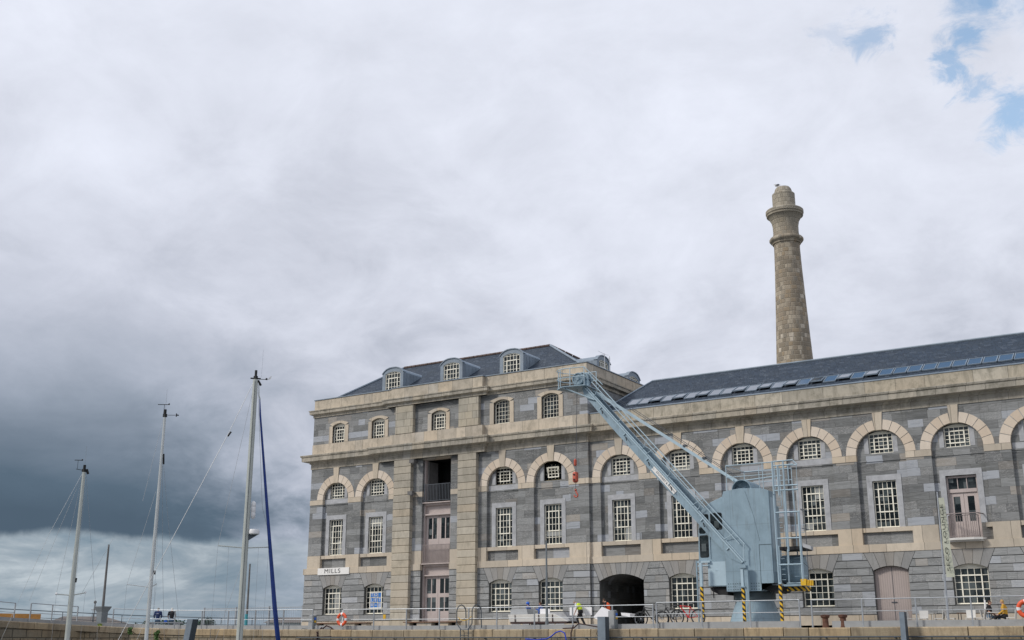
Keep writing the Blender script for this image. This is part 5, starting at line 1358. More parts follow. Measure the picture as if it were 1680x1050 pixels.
for y, x, r in ((58.95, -32.45, .34), (59.2, -32.3, .40), (59.42, -32.12, .36)):
    m.torus((x, y, 15.33), r, .045, 'y', 24, 6); m.torus((x, y+.07, 15.33), r, .045, 'y', 24, 6)
    for q in range(6): m.tube([(x, y+.03, 15.33), (x+r*math.cos(R(60*q)), y+.03, 15.33+r*math.sin(R(60*q)))], .04, 5)
    m.lathe([(.1, -.05), (.1, .12)], (x, y, 15.33), 12, axis='y')
    m.prism([(x-.34*math.cos(R(30*q)), 15.33-.34*math.sin(R(30*q))) for q in range(12)], y+.02, y+.05)
m.box(-32.2, -31.85, 59.15, 59.35, 14.84, 15.2); m.build('sheaves', K, cr, smooth='auto')
m = MB(); a, b = Vector((-31.85, 59.6, 14.7)), Vector((-23.1, 59.6, 8.62))
for i, (p, q, w0, w1) in enumerate(((0, .06, .02, .11), (.06, .30, .11, .085), (.30, .34, .085, .08), (.34, .97, .08, .08), (.97, 1.0, .08, .1))):
    A, B = a.lerp(b, p), a.lerp(b, q); sag = .12
    d = (b-a).normalized(); n_ = Vector((-d.z, 0, d.x))
    m.hexa([A-n_*w0-Vector((0, .03, 0)), A-n_*w0+Vector((0, .03, 0)), B-n_*w1+Vector((0, .03, 0)), B-n_*w1-Vector((0, .03, 0)), A+n_*w0-Vector((0, .03, 0)), A+n_*w0+Vector((0, .03, 0)), B+n_*w1+Vector((0, .03, 0)), B+n_*w1-Vector((0, .03, 0))])
m.tube([b, (-22.7, 59.6, 8.3)], .12, 6); m.build('jib_stay', KL, cr)
m = MB(); m.tube([(-32.0, 59.35, 15.35), (-22.8, 59.7, 8.7)], .016, 5); m.tube([(-32.0, 59.45, 15.2), (-22.8, 59.8, 8.6)], .016, 5)
for x, z in ((-25.95, 10.75), (-24.8, 9.95)): m.box(x-.09, x+.09, 59.5, 59.7, z-.03, z+.08)
m.build('luffing_rope', M['ironrail'], cr)
MB().tube([(-32.72, 59.35, 15.3), (-32.74, 59.0, 8.6)], .017, 5).build('hoist_rope', M['ironrail'], cr)
hk = MB(); X0 = -32.74
hk.tube([(X0, 59, 10.52), (X0, 59, 10.42), (X0, 59, 10.15), (X0, 59, 10.08)], [.02, .09, .09, .05], 10); 
hk.build('rope_weight', M['hookorange'], cr)
hk = MB(); hk.tube([(X0, 59, 9.72), (X0, 59, 9.64), (X0, 59, 9.18), (X0, 59, 9.1)], [.12, .17, .17, .1], 12)
for z in (9.55, 9.25): hk.mi = 1; hk.lathe([(.06, 0), (.06, .03)], (X0, 58.815, z), 10, axis='y')
hb = hk.build('hook_block', [M['hookorange'], M['rubber']], cr, smooth='auto')
hk = MB(); P = [(X0, 59, 8.66)] + [(X0+.02+.12*math.sin(R(a)), 59, 8.36+.12*math.cos(R(a))) for a in range(20, 300, 20)]
hk.tube(P, [.05]+[.042]*(len(P)-2)+[.015], 8); hk.tube([(X0, 59, 8.72), (X0, 59, 8.6)], .065, 8); hk.build('hook', M['hookorange'], cr, smooth=True)

# ================================================================== YACHTS
VD = Vector((.70, -.71, 0))   # along the quay, screen right for these boats
def yacht(loc, top, rb, rt, label, mat, sp_z, sp_w, extra=None, hullL=9.5):
    x, y = loc; y0 = thing('sailing_yacht', (x, y, -2.9), label, 'yacht', 'moored sailing yachts in front of the quay')
    m = MB(); st = []
    a = Vector((.72, .69, 0)); n = Vector((-.69, .72, 0))
    for u, w_, zt, zk in ((-1, .55, -1.5, -2.6), (-.6, .95, -1.6, -3.1), (0, 1.1, -1.62, -3.3), (.5, .85, -1.55, -3.1), (.85, .35, -1.42, -2.7), (1.0, .03, -1.32, -2.2)):
        c_ = Vector((x, y, 0))+n*u*hullL/2*.5; b_ = a*w_
        st.append([m.bm.verts.new(c_+b_*s_+Vector((0, 0, z))) for s_, z in ((-1, zt), (-.8, (zt+zk)/2), (0, zk), (.8, (zt+zk)/2), (1, zt))])
    for i in range(5):
        for j in range(4): m._f([st[i][j], st[i+1][j], st[i+1][j+1], st[i][j+1]])
        m._f([st[i][4], st[i+1][4], st[i+1][0], st[i][0]])
    m._f(st[0]); m.build('hull', M['hull'], y0)
    m = MB(); c_ = Vector((x, y, 0)); m.hexa([c_-n*1.2-a*.6+Vector((0, 0, -1.65)), c_-n*1.2+a*.6+Vector((0, 0, -1.65)), c_+n*1.4+a*.4+Vector((0, 0, -1.6)), c_+n*1.4-a*.4+Vector((0, 0, -1.6)), c_-n*1.1-a*.5+Vector((0, 0, -1.2)), c_-n*1.1+a*.5+Vector((0, 0, -1.2)), c_+n*1.0+a*.3+Vector((0, 0, -1.3)), c_+n*1.0-a*.3+Vector((0, 0, -1.3))]); m.build('cabin_roof', M['hull'], y0)
    ms = MB(); ms.tube([(x, y, -1.6), (x, y, sp_z), (x, y, top-.0)], [rb, rb*.97, rt], 12); mo = ms.build('mast', mat, y0, smooth='auto')
    return y0, mo
D3 = Vector((.70, .714, 0))      # screen-right direction at azimuth -45
y3, m3 = yacht((-31.93, 31.72), 9.98, .125, .10, 'largest moored yacht, with the thickest and tallest mast, white radar and blue rolled sail', M['mastg'], 3.47, 1)
def P3(s, z, f=0.0): return (-31.93+D3.x*s, 31.72+D3.y*s, z)
MB().tube([P3(.02, -1), P3(.0, 9.9)], .012, 4).xf(Matrix.Translation((.08, -.1, 0))).build('sail_track', M['steeldark'], m3)
m = MB(); m.tube([P3(-1.0, 3.52), P3(0, 3.45)], .022, 6); m.tube([P3(0, 3.45), P3(.9, 3.50)], .022, 6); m.ball(P3(.9, 3.5), .04, n=6); m.ball(P3(0, 3.44), .09, n=8); m.build('spreader', M['mastg'], m3)
m = MB(); 
for a, b in (((-.05, 9.7), (-1.0, 3.52)), ((-1.0, 3.52), (-1.08, -1.5)), ((.12, 9.5), (.55, 5)), ((.55, 5), (.88, 3.9)), ((.88, 3.5), (.80, -1.5)), ((-.1, 2.7), (-1.0, -.4)), ((-.6, 3.48), (-.55, -1.4)), ((.5, 3.48), (.52, -1.4)), ((.1, 3.2), (.08, -1.4))):
    m.tube([P3(*a), P3(*b)], .0055, 4)
m.tube([(-31.98, 31.66, 9.85), (-32.55, 31.05, 7.75)], .009, 4); m.tube([(-32.55, 31.05, 7.75), (-35.1, 28.2, -1.0)], .010, 4); m.build('rigging', M['wire'], m3)
MB().tube([(-32.47, 31.13, 7.86), (-32.55, 31.05, 7.68)], .035, 6).build('stay_insulator', M['rubber'], m3)
m = MB(); m.tube([P3(.13, 9.9), P3(.17, 9.35), P3(.22, 9.2)], [.02, .02, .03], 6); m.build('furler_top', M['mastg'], m3)
MB().tube([P3(.21, 9.2), P3(.26, 8.6), P3(.75, 4.82), P3(1.22, 1.3), P3(1.65, -1.4)], [.02, .036, .058, .085, .095], 9).build('rolled_blue_sail', M['blue'], y3, smooth=True)
m = MB(); m.box(-31.99, -31.87, 31.66, 31.78, 9.95, 10.12); m.tube([P3(-.0, 10.1), P3(.0, 10.35)], .05, 8); m.tube([P3(-.2, 10.02), P3(.2, 10.02)], .03, 5); m.tube([P3(.1, 9.95), P3(.22, 9.75)], .045, 6); m.tube([P3(.1, 10.0), P3(.42, 10.0)], .012, 4); m.ball(P3(.42, 10.02), .045, n=6); m.tube([P3(.22, 10.1), P3(.23, 11.2)], .003, 4); m.build('masthead_fittings', M['rubber'], m3)
m = MB(); m.prism([(0, 0), (.14, .06), (.16, .18), (.1, .14)], -.01, .01); m.xf(Matrix.Translation(P3(.45, 9.98)) @ Matrix.Rotation(R(45), 4, 'Z')); m.build('wind_vane', M['white'], m3)
rc = P3(.29, 4.05)
MB().lathe([(.16, -.10), (.21, -.07), (.215, .03), (.19, .10), (.05, .115)], rc, 18).build('radar_dome', M['white'], m3, smooth='auto')
MB().prism([(.0, -.32), (.34, -.10), (.0, -.10)], -.07, .07).xf(Matrix.Translation((rc[0]-.14, rc[1]-.14, rc[2])) @ Matrix.Rotation(R(45), 4, 'Z')).build('radar_bracket', M['steeldark'], m3)
m = MB(); c_ = P3(.22, 4.9); m.lathe([(.03, -.36), (.085, -.30), (.09, -.13), (.085, -.12), (.09, -.11), (.09, .09), (.085, .1), (.09, .11), (.085, .26), (.03, .32)], c_, 12); m.build('radar_reflector', M['white'], m3, smooth='auto')
y2, m2 = yacht((-34.93, 29.95), 8.52, .075, .048, 'middle yacht, with a slim white mast and spinning wind gauge at its head', M['mastal'], 2.0, 1)
D2 = Vector((.65, .76, 0))
def P2(s, z): return (-34.93+D2.x*s, 29.95+D2.y*s, z)
m = MB(); m.tube([P2(-.85, 2.10), P2(0, 2.0)], .016, 5); m.tube([P2(0, 2.0), P2(.22, 2.14)], .022, 5); m.ball(P2(0, 2.0), .07, n=8); m.build('spreader', M['mastal'], m2)
m = MB()
for a, b in (((-.06, 8.4), (-.55, 5.2)), ((-.1, 5.6), (-.85, 2.1)), ((-.85, 2.1), (-.92, -1.5)), ((.06, 6.9), (.42, 4.6)), ((.42, 4.6), (1.05, 1.2)), ((1.05, 1.2), (1.35, -1.4)), ((.06, 6.6), (.35, 3)), ((.35, 3), (.8, -1.4)), ((.02, 6.5), (.25, -1.3)), ((.2, 2.1), (.14, -1.4)), ((-.02, 1.0), (-.85, -1.4)), ((.0, 8.5), (.0, 9.6))): m.tube([P2(*a), P2(*b)], .005, 4)
m.build('rigging', M['wire'], m2)
m = MB(); m.box(-34.99, -34.87, 29.89, 30.01, 8.5, 8.62); m.tube([P2(0, 8.6), P2(0, 8.8)], .05, 7); m.tube([P2(-.06, 8.6), P2(-.05, 9.0)], .012, 4); m.tube([P2(-.3, 8.98), P2(.14, 9.0)], .014, 4); m.ball(P2(.12, 9.02), .035, n=6); m.tube([P2(.1, 8.58), P2(.45, 8.6)], .010, 4)
for a in (0, 120, 240): m.tube([P2(.45, 8.6), P2(.45+.07*math.cos(R(a)), 8.6+.07*math.sin(R(a)))], .022, 4)
m.tube([P2(.07, 7.05), P2(.1, 6.65)], .035, 5); m.tube([P2(.1, 2.62), P2(.09, 2.48)], .05, 6); m.build('masthead_fittings', M['rubber'], m2)
y1, m1 = yacht((-35.07, 26.6), 5.98, .088, .055, 'smallest, left-most yacht, with the short mast and level spreaders', M['mastg'], 1.62, 1)
D1 = Vector((.60, .80, 0))
def P1(s, z): return (-35.07+D1.x*s, 26.6+D1.y*s, z)
m = MB(); m.tube([P1(-.5, 1.64), P1(0, 1.60)], .02, 5); m.tube([P1(0, 1.60), P1(.45, 1.70)], .02, 5); m.build('spreader', M['mastg'], m1)
MB().ball(P1(-.5, 1.65), .045, n=6).ball(P1(.45, 1.71), .04, n=6).build('spreader_tips', M['white'], m1)
m = MB()
for a, b in (((-.03, 5.9), (-.5, 1.65)), ((-.5, 1.65), (-.5, -1.4)), ((-.05, 5.9), (-.95, 3.7)), ((-.95, 3.7), (-2.3, -.5)), ((-.06, 5.8), (-1.35, 1.4)), ((.08, 5.85), (.38, 4)), ((.38, 4), (.95, .6)), ((.95, .6), (1.1, -1.4)), ((.45, 1.7), (.42, -1.4)), ((.3, 1.6), (1.2, 3.6)), ((.1, 5.5), (.1, -1)), ((0, 6.1), (0, 6.9))): m.tube([P1(*a), P1(*b)], .0045, 4)
m.build('rigging', M['wire'], m1)
m = MB(); m.box(-35.13, -35.01, 26.54, 26.66, 5.95, 6.05); m.tube([P1(0, 6.02), P1(0, 6.2)], .05, 7); m.tube([P1(.08, 6.05), P1(.14, 5.88)], .05, 6); m.tube([P1(-.28, 6.04), P1(0, 6.0)], .010, 4); m.tube([P1(-.24, 6.04), P1(-.24, 6.36)], .008, 4); m.tube([P1(-.36, 6.36), P1(-.08, 6.37)], .013, 4); m.ball(P1(-.1, 6.38), .032, n=6); m.tube([P1(.1, 2.2), P1(.09, 2.05)], .04, 6); m.build('masthead_fittings', M['rubber'], m1)
m = MB()
for i, (a, b) in enumerate((((12, 1007), 0),)): pass

# ================================================================== PEOPLE
def V(*a): return Vector(a)
def limb(m, pts, rs, n=10):
    m.tube(pts, rs, n)
    for p, r in zip(pts, rs): m.ball(p, r, n=n)
def remesh(o, v=.014):
    md = o.modifiers.new('join', 'REMESH'); md.mode = 'VOXEL'; md.voxel_size = v; md.use_smooth_shade = True
def hand(m, w, d, side):
    """palm, four fingers and a thumb from wrist w pointing along d"""
    d = d.normalized(); s = d.cross(V(0, 1, 0)); s = s.normalized() if s.length > .1 else V(1, 0, 0)
    pc = w+d*.05; m.ball(pc, .032, .032, .042, 8); limb(m, [w, w+d*.08], [.024, .030], 6)
    nrm = d.cross(s).normalized()
    for i, L in enumerate((.065, .075, .07, .055)):
        o_ = nrm*(.018*(i-1.5)); a = w+d*.09+o_; b = a+d*L*.55+s*.008; c_ = b+d*L*.35+s*.022
        limb(m, [a, b, c_], [.0095, .009, .008], 5)
    a = w+d*.03-nrm*.03*side; limb(m, [a, a+d*.035-nrm*.02*side, a+d*.06-nrm*.02*side+s*.01], [.012, .011, .009], 5)
def person(loc, rz, J, label, shirt, trousers, hair, sleeves='short', vest=None, hat=None, shoes='rubber', hairr=1.0):
    """J: joints in local metres, person faces local -X"""
    p = thing('person', loc, label, 'person', rz=rz)
    j = {k: V(*v) for k, v in J.items()}
    mx = lambda: MB()
    def torso(m, e):
        limb(m, [j['pel']+V(0, .07, 0), j['pel']+V(0, -.07, 0)], [.115+e]*2); limb(m, [j['pel'], j['waist']], [.135+e, .125+e]); limb(m, [j['waist'], j['chest']], [.125+e, .15+e])
        limb(m, [j['chest']+V(0, .08, 0), j['chest']+V(0, -.08, 0)], [.125+e]*2); limb(m, [j['shL'], j['chest'].lerp(j['neck'], .7), j['shR']], [.062+e, .07+e, .062+e])
    b = mx(); torso(b, 0)
    limb(b, [j['chest'].lerp(j['neck'], .6), j['neck'], j['head']-(j['head']-j['neck'])*.4], [.07, .055, .055])
    h = j['head']; hd = (j['head']-j['neck']).normalized(); f = V(*J.get('face', (-1, 0, 0))).normalized()
    b.ball(h, .082, .076, .105, 12); b.ball(h+f*.045-hd*.045, .05, .048, .05, 8); limb(b, [h+f*.078+hd*.012, h+f*.103-hd*.018], [.010, .015], 6)
    sd = f.cross(hd).normalized()
    for s_ in (1, -1): b.ball(h+sd*.078*s_, .018, .012, .03, 6); b.ball(h+f*.074+sd*.03*s_+hd*.015, .012, n=6)
    limb(b, [h+f*.078+sd*.022-hd*.052, h+f*.078-sd*.022-hd*.052], [.010, .010], 5)
    for s_, k in ((1, 'L'), (-1, 'R')):
        limb(b, [j['sh'+k], j['el'+k], j['wr'+k]], [.050, .040, .027]); hand(b, j['wr'+k], j['wr'+k]-j['el'+k], s_)
        limb(b, [j['pel']+V(0, .09*s_, -.02), j['kn'+k], j['an'+k]], [.085, .058, .042])
        limb(b, [j['an'+k]-V(0, 0, .03), j['an'+k]+V(-.14, 0, -.055)], [.042, .032], 8)
    bo = b.build('body', M['skin'], p, local=True); remesh(bo)
    c = mx(); torso(c, .014)
    for k in 'LR':
        if sleeves == 'long': limb(c, [j['sh'+k], j['el'+k], j['wr'+k].lerp(j['el'+k], .06)], [.068, .056, .042])
        elif sleeves == 'short': limb(c, [j['sh'+k], j['sh'+k].lerp(j['el'+k], .75)], [.068, .06])
    so_ = c.build('shirt', shirt, p, local=True); remesh(so_, .016)
    c = mx(); limb(c, [j['pel']+V(0, .07, 0), j['pel']+V(0, -.07, 0)], [.135]*2); limb(c, [j['pel'], j['pel'].lerp(j['waist'], .5)], [.152, .148])
    for s_, k in ((1, 'L'), (-1, 'R')): limb(c, [j['pel']+V(0, .09*s_, -.02), j['kn'+k], j['an'+k]+V(0, 0, .02)], [.105, .078, .066])
    to = c.build('trousers', trousers, p, local=True); remesh(to, .018)
    c = mx(); 
    for k in 'LR': limb(c, [j['an'+k]-V(0, 0, .03), j['an'+k]+V(-.14, 0, -.055)], [.052, .042], 8)
    remesh(c.build('shoes', M[shoes], p, local=True), .016)
    if vest:
        c = mx(); limb(c, [j['waist'], j['chest']], [.155, .18]); limb(c, [j['chest']+V(0, .09, 0), j['chest']+V(0, -.09, 0)], [.155]*2); limb(c, [j['shL'].lerp(j['chest'], .25), j['chest'].lerp(j['neck'], .55), j['shR'].lerp(j['chest'], .25)], [.075, .085, .075])
        vo = c.build('vest', vest, p, local=True); remesh(vo, .018)
    c = mx(); c.ball(h+hd*.022-f*.016, .089*hairr, .086*hairr, .098*hairr, 12); c.ball(h-f*.05-hd*.02, .055, .062, .06, 8)
    if hat: c.ball(h+hd*.05, .125, .115, .10, 14)
    ho = c.build('helmet' if hat else 'hair', hat or hair, p, local=True); remesh(ho, .012)
    return p
STAND = dict(pel=(0, 0, .93), waist=(0, 0, 1.08), chest=(.01, 0, 1.30), neck=(-.01, 0, 1.50), head=(-.03, 0, 1.63), shL=(.01, -.19, 1.42), shR=(.01, .19, 1.42), elL=(.02, -.23, 1.13), elR=(.02, .23, 1.13),
             wrL=(-.07, -.22, .88), wrR=(-.07, .22, .88), knL=(-.02, -.1, .49), knR=(0, .1, .49), anL=(.0, -.1, .09), anR=(.02, .1, .09))
hairgrey = plain('grey_hair', (.30, .27, .24), .9); hairbrown = plain('brown_hair', (.07, .035, .02), .8); hairwhite = plain('white_hair', (.55, .53, .50), .9); hairblond = plain('fair_hair', (.45, .28, .10), .9)
navy = plain('navy_top', (.012, .03, .10), .8); blackc = plain('black_cloth', (.012, .012, .015), .85); jeans = plain('blue_jeans', (.10, .16, .24), .85); whitec = plain('white_cloth', (.7, .7, .72), .8)
hiy = plain('hi_vis_yellow', (.62, .78, .03), .6); hio = plain('hi_vis_orange', (.95, .13, .03), .6); bluejk = plain('blue_jacket', (.03, .10, .38), .7)
W1 = dict(STAND); W1.update(chest=(-.14, 0, 1.27), neck=(-.30, 0, 1.42), head=(-.42, 0, 1.50), waist=(-.03, 0, 1.08), shL=(-.22, -.19, 1.36), shR=(-.22, .19, 1.36), elL=(-.15, -.24, 1.08), elR=(-.2, .24, 1.08), wrL=(-.27, -.26, .82), wrR=(-.3, .24, .84), face=(-.8, 0, -.5),
          knL=(-.18, -.1, .5), knR=(.05, .1, .49), anL=(-.05, -.1, .09), anR=(.25, .1, .12))
person((-34.75, 63, .9), R(0), W1, 'worker in yellow hi-vis vest bending forward to carry a large white board', whitec, blackc, hairgrey, vest=hiy)
MB().box(-35.75, -34.2, 63.42, 63.45, 1.62, 2.10).build('white_board', M['whiteboard'])
tag(bpy.data.objects['white_board'], 'large flat white board held upright by the worker in the yellow vest', 'board', 'white boards carried by the workers')
W2 = dict(STAND); W2.update(chest=(-.05, 0, 1.29), neck=(-.14, 0, 1.47), head=(-.24, 0, 1.57), face=(-.75, 0, -.6), elL=(-.05, -.26, 1.12), elR=(-.05, .26, 1.12), wrL=(-.30, -.22, 1.0), wrR=(-.3, .22, 1.0), shL=(-.08, -.2, 1.40), shR=(-.08, .2, 1.40), knL=(-.2, -.1, .52), anL=(-.12, -.1, .09))
person((-32.5, 62.3, .85), R(8), W2, 'worker in orange hi-vis vest looking down at boards in front of the archway', blackc, jeans, hairbrown, sleeves='short', vest=hio)
m = MB(); m.prism([(-33.2, 1.45), (-32.6, 2.05), (-31.98, 1.8), (-31.95, 1.18), (-32.7, 1.22)], 61.72, 61.76); o = m.build('white_board', M['whiteboard']); tag(o, 'tilted white board held in front of the worker in the orange vest', 'board', 'white boards carried by the workers')
m = MB(); m.prism([(-31.75, 1.55), (-31.2, 1.48), (-31.2, 1.66), (-31.8, 1.72)], 62.6, 63.3); m.prism([(-32.55, 1.0), (-32.0, .98), (-32.0, 1.12), (-32.5, 1.17)], 61.8, 61.83); o = m.build('white_board', M['whiteboard']); tag(o, 'small white packing board lying at elbow height behind the orange-vested worker', 'board', 'white boards carried by the workers')
SIT = dict(STAND); SIT.update(pel=(.05, 0, .52), waist=(.06, 0, .68), chest=(.04, 0, .92), neck=(0, 0, 1.12), head=(-.03, 0, 1.25), shL=(.04, -.2, 1.05), shR=(.04, .2, 1.05), elL=(.02, -.27, .78), elR=(.02, .27, .78), wrL=(-.2, -.22, .64), wrR=(-.2, .22, .64), knL=(-.42, -.13, .5), knR=(-.42, .13, .5), anL=(-.42, -.13, .09), anR=(-.42, .13, .09))
bz = 1.08
person((-67.3, 58.6, bz), R(-41), SIT, 'seated person in a navy top seen from behind, left of the pair', navy, jeans, hairgrey, sleeves='long')
person((-66.66, 59.32, bz), R(-41), SIT, 'seated person in a black T-shirt seen from behind, right of the pair', blackc, jeans, hairwhite, sleeves='short')
MB().prism([(-.10, 0), (.09, .03), (.10, .05), (-.06, .03)], -.006, .006).xf(Matrix.Translation((-67.17, 58.43, bz+.92)) @ Matrix.Rotation(R(49), 4, 'Z')).build('shirt_mark', M['white'])
mk = bpy.data.objects['shirt_mark']; nv = [o for o in bpy.data.objects if o.get('category') == 'person' and 'navy' in o['label']][0]
bpy.context.view_layer.update(); mk.parent = nv; mk.matrix_parent_inverse = nv.matrix_world.inverted()
bn = thing('stone_bench', (-66.75, 59.05, .9), 'low pale stone bench carrying the two people seen from behind', 'bench')
m = MB(); m.box(-1.3, 1.3, -.22, .22, .38, .46); m.xf(Matrix.Translation((-66.98, 58.96, .98)) @ Matrix.Rotation(R(48.7), 4, 'Z')); m.build('seat', M['concrete'], bn)
for s_ in (-1, 1): MB().box(-.2+s_*.9, .2+s_*.9, -.18, .18, -.1, .379).xf(Matrix.Translation((-66.98, 58.96, .98)) @ Matrix.Rotation(R(48.7), 4, 'Z')).build('support', M['concrete'], bn)
MB().hexa([(-.10, -.12, 0), (-.11, .12, 0), (.11, .10, 0), (.10, -.11, 0), (-.07, -.07, .13), (-.07, .07, .15), (.07, .07, .14), (.06, -.07, .13)]).xf(Matrix.Translation((-66.90, 58.99, 1.44))).build('blue_bag', M['bluebright'])
tag(bpy.data.objects['blue_bag'], 'small bright blue bag on the stone bench between the two seated people', 'bag')
person((-39.95, 65.4, .8), R(0), STAND, 'person in a round bright blue helmet standing behind the white trailer', bluejk, blackc, hairbrown, hat=M['bluebright'], sleeves='long')
W4 = dict(STAND); W4.update(elR=(-.25, .22, 1.2), wrR=(-.48, .2, 1.32))
person((-38.95, 65.3, .8), R(0), W4, 'dark haired person in a blue jacket reaching left behind the white trailer', bluejk, blackc, hairbrown, sleeves='long')
CS = dict(SIT)
person((-10.95, 65.2, .8), R(0), CS, 'fair haired person in a mustard top seated at the right-hand cafe table', plain('mustard_top', (.55, .30, .03), .8), blackc, hairblond, sleeves='long')
CS2 = dict(SIT); 
person((-11.75, 66.0, .8), R(180), CS2, 'person in a dark top sitting across the right-hand cafe table from the fair haired one', blackc, jeans, hairbrown)

# ================================================================== TRAILER
tr = thing('dropside_trailer', (-38.2, 64, .8), 'pale grey dropside trailer with dark underframe parked against the mill wall', 'trailer')
m = MB(); m.hexa([(-40.2, 63.5, 1.26), (-40.2, 64.8, 1.26), (-35.9, 64.8, 1.26), (-35.9, 63.5, 1.26), (-40.3, 63.45, 1.72), (-40.3, 64.85, 1.72), (-36.9, 64.85, 1.74), (-36.9, 63.45, 1.74)]); m.build('body', M['plastic'], tr, bev=.02)
m = MB()
for x in (-39.75, -38.0, -37.0): m.box(x-.02, x+.02, 63.42, 63.47, 1.26, 1.7)
m.box(-40.1, -36.0, 63.44, 64.8, 1.16, 1.255); m.build('underframe', M['rustdark'], tr)
MB().hexa([(-40.2, 63.6, 1.74), (-40.2, 64.6, 1.74), (-38.9, 64.6, 1.74), (-38.9, 63.6, 1.74), (-40.25, 63.7, 2.06), (-40.25, 64.5, 2.06), (-39.05, 64.5, 2.08), (-39.05, 63.7, 2.08)]).build('toolbox', M['concrete'], tr)
MB().hexa([(-37.0, 63.55, 1.3), (-37.0, 64.7, 1.3), (-35.8, 64.7, 1.3), (-35.8, 63.55, 1.3), (-37.3, 63.55, 1.83), (-37.3, 64.7, 1.83), (-36.3, 64.7, 1.85), (-36.3, 63.55, 1.85)]).build('tailboard_cover', M['surround'], tr)
MB().box(-38.05, -37.35, 63.7, 63.76, 1.75, 2.06).build('white_panel', M['whiteboard'], tr)
m = MB()
for a, b in ((-40.1, -39.4), (-39.2, -38.75), (-37.4, -36.9), (-36.8, -36.2)): m.box(a, b, 63.5, 63.54, .9, 1.15)
m.build('skirt_panels', M['white'], tr)
for x in (-38.3,):
    for y in (63.6, 64.7):
        wo = MB().lathe([(.12, -.1), (.3, -.1), (.33, -.06), (.33, .06), (.3, .1), (.12, .1)], (x, y, 1.13), 18, axis='y').build('wheel', M['rubber'], tr); MB().lathe([(.03, -.05), (.13, -.05), (.13, .05), (.03, .05)], (x, y, 1.13), 12, axis='y').build('hub', M['chrome'], wo)
# ================================================================== BICYCLES
def bicycle(c1, label, rz=0.0, loc=(0, 0, 0)):
    b = thing('bicycle', loc, label, 'bicycle', 'bicycles leaning by the quay railing', rz=rz); b.scale = (1.12, 1.12, 1.12)
    for x in (-.52, .52):
        w_ = MB().torus((x, 0, .34), .325, .032, 'y', 28, 6).build('wheel', M['rubber'], b, local=True)
        m = MB(); m.torus((x, 0, .34), .295, .008, 'y', 28, 5); 
        for k in range(12): a = math.pi*2*k/12; m.tube([(x, 0, .34), (x+.29*math.cos(a), 0, .34+.29*math.sin(a))], .003, 3)
        m.ball((x, 0, .34), .03, n=6); m.build('spokes', M['chrome'], w_, local=True)
    m = MB(); BBk, HT, ST = (.05, 0, .30), (-.36, 0, .86), (.16, 0, .80)
    for a, b_, r in ((BBk, HT, .03), (BBk, ST, .026), (ST, HT, .026), (BBk, (.52, 0, .34), .018), (ST, (.52, 0, .34), .016)): m.tube([a, b_], r, 6)
    m.build('frame', c1, b, local=True)
    m = MB(); m.tube([HT, (-.52, 0, .34)], .018, 6); m.tube([(-.36, 0, .86), (-.33, 0, .98)], .016, 5); m.build('fork', M['bikeblk'], b, local=True)
    m = MB(); m.tube([(-.33, -.28, .99), (-.36, -.1, .98), (-.36, .1, .98), (-.33, .28, .99)], .014, 6); m.build('handlebar', M['bikeblk'], b, local=True)
    m = MB(); m.tube([(.16, 0, .8), (.19, 0, .93)], .013, 5); m.hexa([(.03, -.03, .93), (.03, .03, .93), (.31, .08, .93), (.31, -.08, .93), (.03, -.02, .97), (.03, .02, .97), (.31, .07, .98), (.31, -.07, .98)]); m.build('saddle', M['bikeblk'], b, local=True)
    m = MB(); m.torus(BBk, .09, .008, 'y', 18, 4); m.tube([(.05, -.06, .30), (.12, -.07, .16)], .01, 4); m.tube([(.05, .06, .30), (-.02, .07, .44)], .01, 4); m.build('pedals', M['chrome'], b, local=True)
    return b
bicycle(M['bikeblk'], 'black bicycle, left-most of the bikes by the railing, mostly behind the thick rail post', R(6), (-27.2, 57.1, .85))
bicycle(M['bikeblk'], 'black bicycle in the middle of the bike row, overlapping both others', R(-8), (-26.2, 57.6, .85))
bicycle(M['bikered'], 'bicycle with a red frame, nearest to the crane', R(4), (-25.15, 57.2, .92))
# ================================================================== CAFE
def chair(loc, rz, label):
    c = thing('cafe_chair', loc, label, 'chair', 'white cafe chairs', rz=rz)
    MB().box(-.22, .22, -.22, .22, .42, .46).build('seat', M['plastic'], c, local=True)
    m = MB(); m.hexa([(.19, -.22, .46), (.19, .22, .46), (.22, .22, .46), (.22, -.22, .46), (.25, -.24, .86), (.25, .24, .86), (.28, .24, .86), (.28, -.24, .86)]); m.build('backrest', M['plastic'], c, local=True)
    for x in (-.19, .19):
        for y in (-.19, .19): MB().tube([(x*1.15, y*1.1, 0), (x, y, .42)], .02, 5).build('leg', M['plastic'], c, local=True)
def table(loc, label, dark=False):
    c = thing('cafe_table', loc, label, 'table', 'cafe tables')
    MB().box(-.42, .42, -.42, .42, .70, .73).build('table_top', M['wood'] if dark else M['plastic'], c, local=True)
    for x in (-.36, .36):
        for y in (-.36, .36): MB().tube([(x, y, 0), (x, y, .70)], .022, 5).build('leg', M['bikeblk'] if dark else M['plastic'], c, local=True)
GZ = .8
table((-14.9, 65.6, GZ), 'white cafe table nearest the pink boarded door'); table((-12.9, 65.8, GZ), 'dark cafe table under the window right of the banner pole', True); table((-11.35, 65.5, GZ), 'white cafe table where the mustard-topped person sits')
